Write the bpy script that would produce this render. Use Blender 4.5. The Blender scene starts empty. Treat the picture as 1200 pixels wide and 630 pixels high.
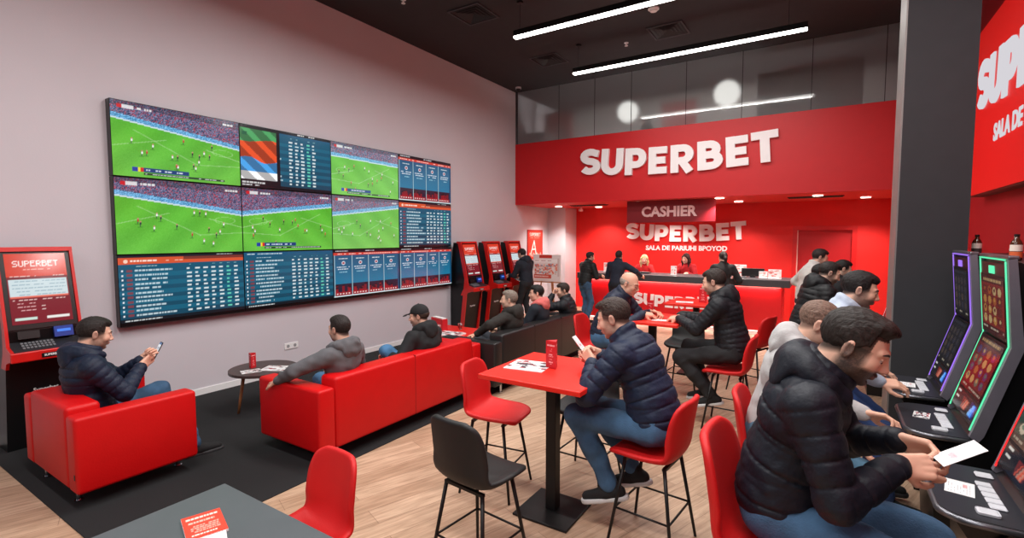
import bpy, bmesh, math, random
import numpy as np
from mathutils import Vector, Matrix

# ---------------------------------------------------------------- camera, world, light
scene = bpy.context.scene
C = scene.collection
PI = math.pi
CAM_YAW, CAM_PITCH, CAM_H = math.radians(32.5), math.radians(3.7), 2.0
cam_data = bpy.data.cameras.new('camera')
cam_data.sensor_fit = 'HORIZONTAL'
cam_data.sensor_width = 36.0
cam_data.lens = 36.0 * 581.0 / 1200.0
cam_data.clip_start = 0.05
cam = bpy.data.objects.new('camera', cam_data)
C.objects.link(cam)
cam.location = (0, 0, CAM_H)
cam.rotation_euler = (PI / 2 - CAM_PITCH, 0, CAM_YAW)
scene.camera = cam

scene.view_settings.view_transform = 'Standard'
scene.view_settings.look = 'None'
scene.view_settings.exposure = 0.0
scene.view_settings.gamma = 1.0
scene.view_settings.use_curve_mapping = False

world = bpy.data.worlds.new('world')
scene.world = world
world.use_nodes = True
world.node_tree.nodes['Background'].inputs[0].default_value = (0.75, 0.85, 1.0, 1)
world.node_tree.nodes['Background'].inputs[1].default_value = 0.20  # soft ambient fill, added through the open end behind the camera


def area(name, loc, size, power, color=(1, 1, 1), rot=(0, 0, 0), shape='RECTANGLE', spread=180):
    l = bpy.data.lights.new(name, 'AREA')
    l.shape = shape
    l.size = size[0]
    if shape in ('RECTANGLE', 'ELLIPSE'):
        l.size_y = size[1]
    l.energy = power
    l.color = color
    l.spread = math.radians(spread)
    o = bpy.data.objects.new(name, l)
    C.objects.link(o)
    o.location = loc
    o.rotation_euler = rot
    return o


# the two pendants in view, then unseen overhead fill added to even the room
area('pendant_light_rear', (-2.25, 8.62, 5.0), (3.7, 0.08), 70, (1.0, 0.97, 0.94))
area('pendant_light_middle', (-2.2, 6.6, 5.0), (3.9, 0.08), 105, (1.0, 0.97, 0.94))
area('fill_light_front', (-1.7, 3.6, 5.0), (5.4, 0.25), 225, (1.0, 0.97, 0.94))
area('fill_light_near', (-1.6, 0.8, 5.0), (5.4, 0.3), 205, (1.0, 0.97, 0.95))
area('fill_light_behind', (-1.0, -2.4, 4.6), (6.0, 1.0), 120, (1.0, 0.98, 0.96))

# ---------------------------------------------------------------- materials


def lin(c):
    out = []
    for v in c[:3]:
        v = v / 255.0
        out.append(v / 12.92 if v <= 0.04045 else ((v + 0.055) / 1.055) ** 2.4)
    return tuple(out) + (1.0,)


_M = {}


def mat(name, rgb, rough=0.6, metal=0.0, bump=0.0, bscale=60.0, vary=0.06, vscale=8.0, coat=0.0, spec=0.5, sheen=0.0):
    """procedural principled material: colour broken up by noise, optional noise bump"""
    if name in _M:
        return _M[name]
    m = bpy.data.materials.new(name)
    m.use_nodes = True
    nt = m.node_tree
    b = nt.nodes['Principled BSDF']
    b.inputs['Roughness'].default_value = rough
    b.inputs['Metallic'].default_value = metal
    b.inputs['Specular IOR Level'].default_value = spec
    b.inputs['Coat Weight'].default_value = coat
    b.inputs['Sheen Weight'].default_value = sheen
    tc = nt.nodes.new('ShaderNodeTexCoord')
    n = nt.nodes.new('ShaderNodeTexNoise')
    n.inputs['Scale'].default_value = vscale
    n.inputs['Detail'].default_value = 3
    nt.links.new(tc.outputs['Object'], n.inputs['Vector'])
    r = nt.nodes.new('ShaderNodeValToRGB')
    c = lin(rgb)
    r.color_ramp.elements[0].position = 0.3
    r.color_ramp.elements[1].position = 0.7
    r.color_ramp.elements[0].color = tuple(v * (1 - vary) for v in c[:3]) + (1,)
    r.color_ramp.elements[1].color = tuple(min(1, v * (1 + vary)) for v in c[:3]) + (1,)
    nt.links.new(n.outputs['Fac'], r.inputs['Fac'])
    nt.links.new(r.outputs['Color'], b.inputs['Base Color'])
    if bump > 0:
        n2 = nt.nodes.new('ShaderNodeTexNoise')
        n2.inputs['Scale'].default_value = bscale
        n2.inputs['Detail'].default_value = 4
        nt.links.new(tc.outputs['Object'], n2.inputs['Vector'])
        bp = nt.nodes.new('ShaderNodeBump')
        bp.inputs['Strength'].default_value = bump
        bp.inputs['Distance'].default_value = 0.01
        nt.links.new(n2.outputs['Fac'], bp.inputs['Height'])
        nt.links.new(bp.outputs['Normal'], b.inputs['Normal'])
    _M[name] = m
    return m


def emit(name, rgb, strength=1.0):
    if name in _M:
        return _M[name]
    m = bpy.data.materials.new(name)
    m.use_nodes = True
    nt = m.node_tree
    nt.nodes.remove(nt.nodes['Principled BSDF'])
    e = nt.nodes.new('ShaderNodeEmission')
    e.inputs[0].default_value = lin(rgb)
    e.inputs[1].default_value = strength
    nt.links.new(e.outputs[0], nt.nodes['Material Output'].inputs[0])
    _M[name] = m
    return m


def colmat(name, emission=0.0, rough=0.5, gain=1.0, coat=0.0):
    """colour attribute 'Col' drives the surface: a lit screen when emission > 0, else print / skin"""
    if name in _M:
        return _M[name]
    m = bpy.data.materials.new(name)
    m.use_nodes = True
    nt = m.node_tree
    b = nt.nodes['Principled BSDF']
    a = nt.nodes.new('ShaderNodeAttribute')
    a.attribute_name = 'Col'
    b.inputs['Roughness'].default_value = rough
    b.inputs['Coat Weight'].default_value = coat
    if emission > 0:
        b.inputs['Base Color'].default_value = (0.01, 0.01, 0.012, 1)
        nt.links.new(a.outputs['Color'], b.inputs['Emission Color'])
        b.inputs['Emission Strength'].default_value = emission
    else:
        nt.links.new(a.outputs['Color'], b.inputs['Base Color'])
    _M[name] = m
    return m


def wood_floor():
    m = bpy.data.materials.new('oak_plank_floor')
    m.use_nodes = True
    nt = m.node_tree
    b = nt.nodes['Principled BSDF']
    tc = nt.nodes.new('ShaderNodeTexCoord')
    mp = nt.nodes.new('ShaderNodeMapping')
    mp.inputs['Rotation'].default_value = (0, 0, math.radians(-70))
    nt.links.new(tc.outputs['Object'], mp.inputs['Vector'])
    # planks: long axis = x of the mapped space
    br = nt.nodes.new('ShaderNodeTexBrick')
    br.offset = 0.37
    br.inputs['Scale'].default_value = 1.0
    br.inputs['Brick Width'].default_value = 1.3
    br.inputs['Row Height'].default_value = 0.19
    br.inputs['Mortar Size'].default_value = 0.0018
    br.inputs['Mortar Smooth'].default_value = 0.3
    br.inputs['Color1'].default_value = lin((182, 150, 124))
    br.inputs['Color2'].default_value = lin((206, 176, 150))
    br.inputs['Mortar'].default_value = lin((128, 98, 78))
    nt.links.new(mp.outputs['Vector'], br.inputs['Vector'])
    st = nt.nodes.new('ShaderNodeMapping')
    st.inputs['Scale'].default_value = (1.2, 14, 1)
    nt.links.new(mp.outputs['Vector'], st.inputs['Vector'])
    n = nt.nodes.new('ShaderNodeTexNoise')
    n.inputs['Scale'].default_value = 2.2
    n.inputs['Detail'].default_value = 6
    n.inputs['Roughness'].default_value = 0.62
    n.inputs['Distortion'].default_value = 0.6
    nt.links.new(st.outputs['Vector'], n.inputs['Vector'])
    r = nt.nodes.new('ShaderNodeValToRGB')
    r.color_ramp.elements[0].position = 0.3
    r.color_ramp.elements[0].color = (0.60, 0.54, 0.49, 1)
    r.color_ramp.elements[1].position = 0.68
    r.color_ramp.elements[1].color = (1.08, 1.07, 1.06, 1)
    nt.links.new(n.outputs['Fac'], r.inputs['Fac'])
    mx = nt.nodes.new('ShaderNodeMix')
    mx.data_type = 'RGBA'
    mx.blend_type = 'MULTIPLY'
    mx.inputs['Factor'].default_value = 1.0
    nt.links.new(br.outputs['Color'], mx.inputs['A'])
    nt.links.new(r.outputs['Color'], mx.inputs['B'])
    nt.links.new(mx.outputs['Result'], b.inputs['Base Color'])
    b.inputs['Roughness'].default_value = 0.5
    return m


def frosted_glass():
    m = bpy.data.materials.new('frosted_glass')
    m.use_nodes = True
    nt = m.node_tree
    nt.nodes.remove(nt.nodes['Principled BSDF'])
    r = nt.nodes.new('ShaderNodeBsdfRefraction')
    r.inputs['Color'].default_value = (0.86, 0.87, 0.87, 1)
    r.inputs['Roughness'].default_value = 0.52
    r.inputs['IOR'].default_value = 1.10
    d = nt.nodes.new('ShaderNodeBsdfDiffuse')
    d.inputs['Color'].default_value = (0.42, 0.42, 0.42, 1)
    g = nt.nodes.new('ShaderNodeBsdfGlossy')
    g.inputs['Roughness'].default_value = 0.02
    m1 = nt.nodes.new('ShaderNodeMixShader')
    m1.inputs[0].default_value = 0.30
    nt.links.new(r.outputs[0], m1.inputs[1])
    nt.links.new(d.outputs[0], m1.inputs[2])
    mx = nt.nodes.new('ShaderNodeMixShader')
    mx.inputs[0].default_value = 0.055
    nt.links.new(m1.outputs[0], mx.inputs[1])
    nt.links.new(g.outputs[0], mx.inputs[2])
    nt.links.new(mx.outputs[0], nt.nodes['Material Output'].inputs[0])
    return m


def clear_glass():
    m = bpy.data.materials.new('clear_glass')
    m.use_nodes = True
    b = m.node_tree.nodes['Principled BSDF']
    b.inputs['Base Color'].default_value = (0.95, 0.97, 0.97, 1)
    b.inputs['Transmission Weight'].default_value = 1.0
    b.inputs['Roughness'].default_value = 0.02
    b.inputs['IOR'].default_value = 1.3
    return m


RED = mat('red_paint', (214, 10, 16), 0.42, vary=0.02)
REDWALL = mat('red_wall_paint', (226, 26, 20), 0.55, vary=0.02, bump=0.05)
WALLM = mat('off_white_wall', (206, 202, 208), 0.8, vary=0.015, bump=0.06, vscale=1.5)
CEILM = mat('dark_ceiling_paint', (46, 43, 46), 0.85, vary=0.05)
BLACK = mat('black_lacquer', (14, 14, 16), 0.35, vary=0.05)
BLACKMETAL = mat('black_powder_coated_metal', (20, 20, 21), 0.45, metal=0.3, vary=0.05)
CHROME = mat('chrome', (190, 190, 195), 0.18, metal=1.0, vary=0.02)
GREYMETAL = mat('grey_brushed_metal', (120, 120, 126), 0.3, metal=0.8, vary=0.04)
CARPET = mat('charcoal_carpet', (23, 23, 25), 0.95, vary=0.35, vscale=160, bump=0.6, bscale=300)
REDLEATHER = mat('red_leather', (200, 4, 8), 0.48, vary=0.03, bump=0.12, bscale=90, spec=.35)
BLACKLEATHER = mat('black_leather', (26, 25, 26), 0.42, vary=0.05, bump=0.15, bscale=90)
REDFABRIC = mat('red_chair_upholstery', (200, 8, 12), 0.6, vary=0.04, bump=0.15, bscale=200)
BLACKFABRIC = mat('black_chair_upholstery', (24, 24, 25), 0.6, vary=0.05, bump=0.15, bscale=200)
REDTOP = mat('red_laminate', (232, 42, 30), 0.35, vary=0.02)
GREYTOP = mat('slate_grey_laminate', (78, 84, 88), 0.42, vary=0.04)
COUNTERTOP = mat('anthracite_counter_laminate', (62, 60, 64), 0.45, vary=0.04)
WHITE = mat('white_plastic', (235, 235, 235), 0.5, vary=0.02)
PAPER = mat('white_paper', (238, 236, 236), 0.8, vary=0.02)
LETTER = mat('white_acrylic_letters', (246, 240, 240), 0.4, vary=0.01)
WOOD = mat('oak_wood', (168, 112, 70), 0.5, vary=0.2, vscale=20)
COLUMNM = mat('anthracite_cladding', (42, 43, 47), 0.75, vary=0.06)
SCREEN = colmat('lit_screen', emission=1.0, rough=0.15)
PRINT = colmat('printed_paper', rough=0.55)
LEDW = emit('white_led', (255, 250, 245), 9.0)

# ---------------------------------------------------------------- mesh helpers


def link(o, parent=None):
    C.objects.link(o)
    if parent is not None:
        o.parent = parent
    return o


def obj(name, me_or_bm, material=None, parent=None, smooth=False, loc=None, rot=None):
    if isinstance(me_or_bm, bmesh.types.BMesh):
        me = bpy.data.meshes.new(name)
        bmesh.ops.recalc_face_normals(me_or_bm, faces=me_or_bm.faces)
        me_or_bm.to_mesh(me)
        me_or_bm.free()
    else:
        me = me_or_bm
    o = bpy.data.objects.new(name, me)
    if material is not None:
        if isinstance(material, (list, tuple)):
            for mm in material:
                me.materials.append(mm)
        else:
            me.materials.append(material)
    if smooth:
        me.polygons.foreach_set('use_smooth', [True] * len(me.polygons))
        me.update()
    if loc is not None:
        o.location = loc
    if rot is not None:
        o.rotation_euler = rot
    return link(o, parent)


def tag(o, label, cat, group=None, kind=None):
    o['label'] = label
    o['category'] = cat
    if group:
        o['group'] = group
    if kind:
        o['kind'] = kind
    return o


def thing(name, label, cat, loc=(0, 0, 0), rotz=0.0, group=None, scale=1.0):
    o = bpy.data.objects.new(name, None)
    o.empty_display_size = 0.1
    C.objects.link(o)
    o.location = loc
    o.rotation_euler = (0, 0, rotz)
    o.scale = (scale,) * 3
    return tag(o, label, cat, group)


def structure(name, bm, m, smooth=False):
    o = obj(name, bm, m, smooth=smooth)
    o['kind'] = 'structure'
    return o


def copy_tree(o, parent=None):
    c = o.copy()
    C.objects.link(c)
    c.parent = parent
    for ch in list(o.children):
        copy_tree(ch, c)
    return c


def box(bm, x0, x1, y0, y1, z0, z1, M=None):
    vs = [bm.verts.new((x, y, z)) for z in (z0, z1) for y in (y0, y1) for x in (x0, x1)]
    if M is not None:
        for v in vs:
            v.co = M @ v.co
    f = [(0, 2, 3, 1), (4, 5, 7, 6), (0, 1, 5, 4), (2, 6, 7, 3), (0, 4, 6, 2), (1, 3, 7, 5)]
    return [bm.faces.new([vs[i] for i in q]) for q in f]


def bxm(*a, **k):
    bm = bmesh.new()
    box(bm, *a, **k)
    return bm


def rbox(x0, x1, y0, y1, z0, z1, r=0.02, seg=3, puff=0.0):
    bm = bmesh.new()
    box(bm, x0, x1, y0, y1, z0, z1)
    bmesh.ops.recalc_face_normals(bm, faces=bm.faces)
    if r > 0:
        bmesh.ops.bevel(bm, geom=bm.edges[:] + bm.verts[:], offset=r, segments=seg, profile=0.5, affect='EDGES')
    return bm


def tube(bm, pts, r, n=10, caps=True):
    """round tube through points; r a number or one radius per point"""
    pts = [Vector(p) for p in pts]
    rr = [r] * len(pts) if not hasattr(r, '__len__') else r
    rings = []
    prev = None
    for i, p in enumerate(pts):
        if i == 0:
            d = pts[1] - pts[0]
        elif i == len(pts) - 1:
            d = pts[-1] - pts[-2]
        else:
            d = (pts[i + 1] - p).normalized() + (p - pts[i - 1]).normalized()
        d.normalize()
        a = Vector((0, 0, 1)) if abs(d.z) < 0.95 else Vector((1, 0, 0))
        if prev is not None:
            a = prev
        u = d.cross(a).normalized()
        v = u.cross(d).normalized()
        prev = v
        rings.append([bm.verts.new(p + (u * math.cos(2 * PI * k / n) + v * math.sin(2 * PI * k / n)) * rr[i]) for k in range(n)])
    for a, b in zip(rings, rings[1:]):
        for k in range(n):
            bm.faces.new((a[k], a[(k + 1) % n], b[(k + 1) % n], b[k]))
    if caps:
        bm.faces.new(rings[0][::-1])
        bm.faces.new(rings[-1])
    return bm


def prism(bm, poly, axis, a, b):
    """extrude a 2-D outline between a and b along axis ('x': poly is (y,z); 'y': poly is (x,z); 'z': (x,y))"""
    def P(p, t):
        return {'x': (t, p[0], p[1]), 'y': (p[0], t, p[1]), 'z': (p[0], p[1], t)}[axis]
    A = [bm.verts.new(P(p, a)) for p in poly]
    B = [bm.verts.new(P(p, b)) for p in poly]
    bm.faces.new(A)
    bm.faces.new(B[::-1])
    n = len(poly)
    for i in range(n):
        bm.faces.new((A[i], B[i], B[(i + 1) % n], A[(i + 1) % n]))
    return bm


def cyl(bm, c, r, h, n=32, r2=None):
    r2 = r if r2 is None else r2
    tube(bm, [(c[0], c[1], c[2]), (c[0], c[1], c[2] + h)], [r, r2], n)
    return bm


# ---------------------------------------------------------------- lettering
def arc_pts(cx, cy, rx, ry, a0, a1, n=9):
    return [(cx + rx * math.cos(math.radians(a0 + (a1 - a0) * i / n)), cy + ry * math.sin(math.radians(a0 + (a1 - a0) * i / n))) for i in range(n + 1)]


WX = 1.12    # horizontal stretch of the logotype
SW = 0.25   # stroke weight of the logotype
GLYPH = {   # width, list of centre-line paths
    'S': (0.74, [[(0.66, 0.80)] + arc_pts(0.38, 0.69, 0.25, 0.175, 50, 270, 10) + arc_pts(0.38, 0.325, 0.26, 0.19, 90, -150, 12)]),
    'U': (0.80, [[(0.135, 1.0), (0.135, 0.42)] + arc_pts(0.40, 0.40, 0.265, 0.27, 180, 360, 12) + [(0.665, 0.42), (0.665, 1.0)]]),
    'P': (0.74, [[(0.135, 0), (0.135, 1.0)], [(0.1, 0.87), (0.40, 0.87)] + arc_pts(0.40, 0.625, 0.21, 0.245, 90, -90, 10) + [(0.1, 0.38)]]),
    'E': (0.66, [[(0.135, 0), (0.135, 1.0)], [(0.1, 0.87), (0.62, 0.87)], [(0.1, 0.5), (0.57, 0.5)], [(0.1, 0.13), (0.62, 0.13)]]),
    'R': (0.78, [[(0.135, 0), (0.135, 1.0)], [(0.1, 0.87), (0.40, 0.87)] + arc_pts(0.40, 0.645, 0.21, 0.225, 90, -90, 10) + [(0.1, 0.42)], [(0.36, 0.42), (0.62, 0.0)]]),
    'B': (0.78, [[(0.135, 0), (0.135, 1.0)], [(0.1, 0.87), (0.38, 0.87)] + arc_pts(0.38, 0.69, 0.19, 0.18, 90, -90, 8) + [(0.1, 0.51)],
                 [(0.1, 0.51), (0.42, 0.51)] + arc_pts(0.42, 0.32, 0.21, 0.19, 90, -90, 8) + [(0.1, 0.13)]]),
    'T': (0.72, [[(0.0, 0.87), (0.70, 0.87)], [(0.35, 0.87), (0.35, 0.0)]]),
}


def ribbon(bm, pts, w, z0, z1, F):
    pts = [Vector(p) for k, p in enumerate(pts) if k == 0 or (Vector(p) - Vector(pts[k - 1])).length > 1e-4]
    L, R = [], []
    for i, p in enumerate(pts):
        d0 = (p - pts[i - 1]).normalized() if i > 0 else None
        d1 = (pts[i + 1] - p).normalized() if i < len(pts) - 1 else None
        d = (d0 + d1).normalized() if d0 and d1 else (d0 or d1)
        n = Vector((-d.y, d.x))
        k = w / 2
        if d0 and d1:
            k = k / max(0.5, n.dot(Vector((-d1.y, d1.x))))
        L.append(p + n * k)
        R.append(p - n * k)
    ring = L + R[::-1]
    # quads front/back
    f = [[bm.verts.new(F(q.x, q.y, z)) for q in ring] for z in (z0, z1)]
    n = len(pts)
    N = len(ring)
    for lay in f:
        for i in range(n - 1):
            bm.faces.new((lay[i], lay[i + 1], lay[N - 2 - i], lay[N - 1 - i]))
    for i in range(N):
        bm.faces.new((f[0][i], f[0][(i + 1) % N], f[1][(i + 1) % N], f[1][i]))


def logotype(word, height, depth, tilt=2.2, gap=0.095, sag=0.085, grow=0.0):
    """heavy rounded capitals on a sagging baseline; x right, y up, z out of the wall; centred in x.
    returns a list of (bmesh, letter, width) with origin at the word's centre-bottom"""
    ws = [GLYPH[c][0] * WX for c in word]
    total = sum(ws) + gap * (len(word) - 1)
    x = -total / 2
    out = []
    for c, w in zip(word, ws):
        u = (x + w / 2) / (total / 2)
        ang = math.radians(tilt * 2 * u)
        base = sag * total / 2 * u * u * 0.6 + grow * u
        s = 1.0 + 0.06 * abs(u)
        bm = bmesh.new()

        def F(px, py, pz, x=x, w=w, ang=ang, base=base, s=s):
            qx, qy = (px * WX - w / 2) * s, py * s
            rx = qx * math.cos(ang) - qy * math.sin(ang)
            ry = qx * math.sin(ang) + qy * math.cos(ang)
            return ((x + w / 2 + rx) * height, (ry + base) * height, pz)
        for k, path in enumerate(GLYPH[c][1]):
            ribbon(bm, path, SW, 0, depth + k * 0.0004, F)
        out.append((bm, c, w))
        x += w + gap
    return out, total * height


def build_logo(parent, name, word, width, depth, material, M, **kw):
    """letters as children named 'letter'; M maps the word's plane into the parent's space"""
    _, tw = logotype(word, 1.0, depth, **kw)
    h = width / tw
    parts, _ = logotype(word, h, depth, **kw)
    for bm, c, w in parts:
        bm.transform(M)
        obj('letter', bm, material, parent)
    return h


def text_mesh(s, size, depth=0.004, bold=0.0, align='CENTER', spacing=1.0):
    cu = bpy.data.curves.new('txt', 'FONT')
    cu.body = s
    cu.size = size
    cu.extrude = depth
    cu.offset = bold
    cu.align_x = align
    cu.space_character = spacing
    cu.resolution_u = 3
    o = bpy.data.objects.new('txt', cu)
    C.objects.link(o)
    dg = bpy.context.evaluated_depsgraph_get()
    me = bpy.data.meshes.new_from_object(o.evaluated_get(dg))
    bpy.data.objects.remove(o)
    bpy.data.curves.remove(cu)
    return me


def put_text(name, s, size, M, material, parent, **kw):
    me = text_mesh(s, size, **kw)
    me.transform(M)
    me.materials.clear()
    return obj(name, me, material, parent)


def plane_frame(origin, right, up):
    """matrix with columns right, up, out"""
    r = Vector(right).normalized()
    u = Vector(up).normalized()
    n = r.cross(u)
    return Matrix(((r.x, u.x, n.x, origin[0]), (r.y, u.y, n.y, origin[1]), (r.z, u.z, n.z, origin[2]), (0, 0, 0, 1)))


# ---------------------------------------------------------------- raster pictures carried as colour attributes
FONT5 = {
    'A': '01110 10001 10001 11111 10001 10001 10001', 'B': '11110 10001 11110 10001 10001 10001 11110', 'C': '01111 10000 10000 10000 10000 10000 01111',
    'D': '11110 10001 10001 10001 10001 10001 11110', 'E': '11111 10000 11110 10000 10000 10000 11111', 'F': '11111 10000 11110 10000 10000 10000 10000',
    'G': '01111 10000 10000 10011 10001 10001 01111', 'H': '10001 10001 11111 10001 10001 10001 10001', 'I': '11111 00100 00100 00100 00100 00100 11111',
    'L': '10000 10000 10000 10000 10000 10000 11111', 'M': '10001 11011 10101 10101 10001 10001 10001', 'N': '10001 11001 10101 10011 10001 10001 10001',
    'O': '01110 10001 10001 10001 10001 10001 01110', 'P': '11110 10001 10001 11110 10000 10000 10000', 'R': '11110 10001 10001 11110 10100 10010 10001',
    'S': '01111 10000 10000 01110 00001 00001 11110', 'T': '11111 00100 00100 00100 00100 00100 00100', 'U': '10001 10001 10001 10001 10001 10001 01110',
    'V': '10001 10001 10001 10001 10001 01010 00100', '0': '01110 10001 10011 10101 11001 10001 01110', '1': '00100 01100 00100 00100 00100 00100 01110',
    ' ': '00000 00000 00000 00000 00000 00000 00000'}


class Img:
    """y down, x right, floats 0-255"""

    def __init__(s, w, h, c):
        s.w, s.h = w, h
        s.a = np.zeros((h, w, 3), np.float32)
        s.a[:] = c

    def rect(s, x0, y0, x1, y1, c, al=1.0):
        x0, y0, x1, y1 = [int(round(v)) for v in (x0, y0, x1, y1)]
        x0, y0 = max(x0, 0), max(y0, 0)
        r = s.a[y0:max(y1, y0), x0:max(x1, x0)]
        r[:] = r * (1 - al) + np.array(c, np.float32) * al

    def line(s, x0, y0, x1, y1, c, al=1.0, t=0.6):
        Y, X = np.mgrid[0:s.h, 0:s.w]
        d = np.array([x1 - x0, y1 - y0], float)
        L = max(1e-6, (d ** 2).sum())
        k = np.clip(((X - x0) * d[0] + (Y - y0) * d[1]) / L, 0, 1)
        m = np.hypot(X - x0 - k * d[0], Y - y0 - k * d[1]) < t
        s.a[m] = s.a[m] * (1 - al) + np.array(c) * al

    def ell(s, cx, cy, rx, ry, c, al=1.0, ring=None):
        Y, X = np.mgrid[0:s.h, 0:s.w]
        q = ((X - cx) / rx) ** 2 + ((Y - cy) / ry) ** 2
        m = q < 1 if ring is None else abs(q - 1) < ring
        s.a[m] = s.a[m] * (1 - al) + np.array(c) * al

    def text(s, x, y, t, c, k=1, sx=1):
        for ch in t:
            g = FONT5.get(ch, FONT5[' ']).split()
            for j, row in enumerate(g):
                for i, b in enumerate(row):
                    if b == '1':
                        s.rect(x + i * k * sx, y + j * k, x + (i + 1) * k * sx, y + (j + 1) * k, c)
            x += 6 * k * sx

    def words(s, x0, y, x1, c, rng, h=1, al=0.9, dens=0.75):
        """a line of unreadable small print"""
        x = x0
        while x < x1:
            w = rng.randint(2, 6)
            if rng.random() < dens:
                s.rect(x, y, min(x + w, x1), y + h, c, al)
            x += w + 1


def raster(name, img, w, h, M, material, parent, n=None):
    """grid of vertices carrying the picture; plane w x h centred, x right, y up, mapped by M"""
    W, H = img.w, img.h
    xs = (np.arange(W) / (W - 1) - 0.5) * w
    ys = (0.5 - np.arange(H) / (H - 1)) * h
    P = np.zeros((H, W, 4), np.float64)
    P[..., 0] = xs[None, :]
    P[..., 1] = ys[:, None]
    P[..., 3] = 1
    Q = (P.reshape(-1, 4) @ np.array(M).T)[:, :3]
    i = np.arange(H * W).reshape(H, W)
    q = np.stack([i[1:, :-1], i[1:, 1:], i[:-1, 1:], i[:-1, :-1]], -1).reshape(-1, 4)
    me = mesh_np(name, Q, q)
    a = img.a / 255.0
    a = np.where(a <= 0.04045, a / 12.92, ((a + 0.055) / 1.055) ** 2.4)
    col = np.ones((H * W, 4), np.float32)
    col[:, :3] = a.reshape(-1, 3)
    at = me.color_attributes.new('Col', 'FLOAT_COLOR', 'POINT')
    at.data.foreach_set('color', col.ravel())
    return obj(name, me, material, parent)


def mesh_np(name, V, Q, smooth=False):
    me = bpy.data.meshes.new(name)
    n = len(Q)
    me.vertices.add(len(V))
    me.vertices.foreach_set('co', np.ascontiguousarray(V, np.float32).ravel())
    me.loops.add(n * 4)
    me.loops.foreach_set('vertex_index', np.ascontiguousarray(Q, np.int32).ravel())
    me.polygons.add(n)
    me.polygons.foreach_set('loop_start', np.arange(0, n * 4, 4, dtype=np.int32))
    if smooth:
        me.polygons.foreach_set('use_smooth', np.ones(n, bool))
    me.update(calc_edges=True)
    return me
# ---------------------------------------------------------------- implicit-surface modelling (figures)
def V3(*a):
    return np.array(a, np.float64)


def nrm(v):
    v = np.asarray(v, float)
    return v / max(1e-9, np.linalg.norm(v))


def smin(a, b, k):
    h = np.clip(0.5 + 0.5 * (b - a) / k, 0, 1)
    return b + (a - b) * h - k * h * (1 - h)


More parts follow.
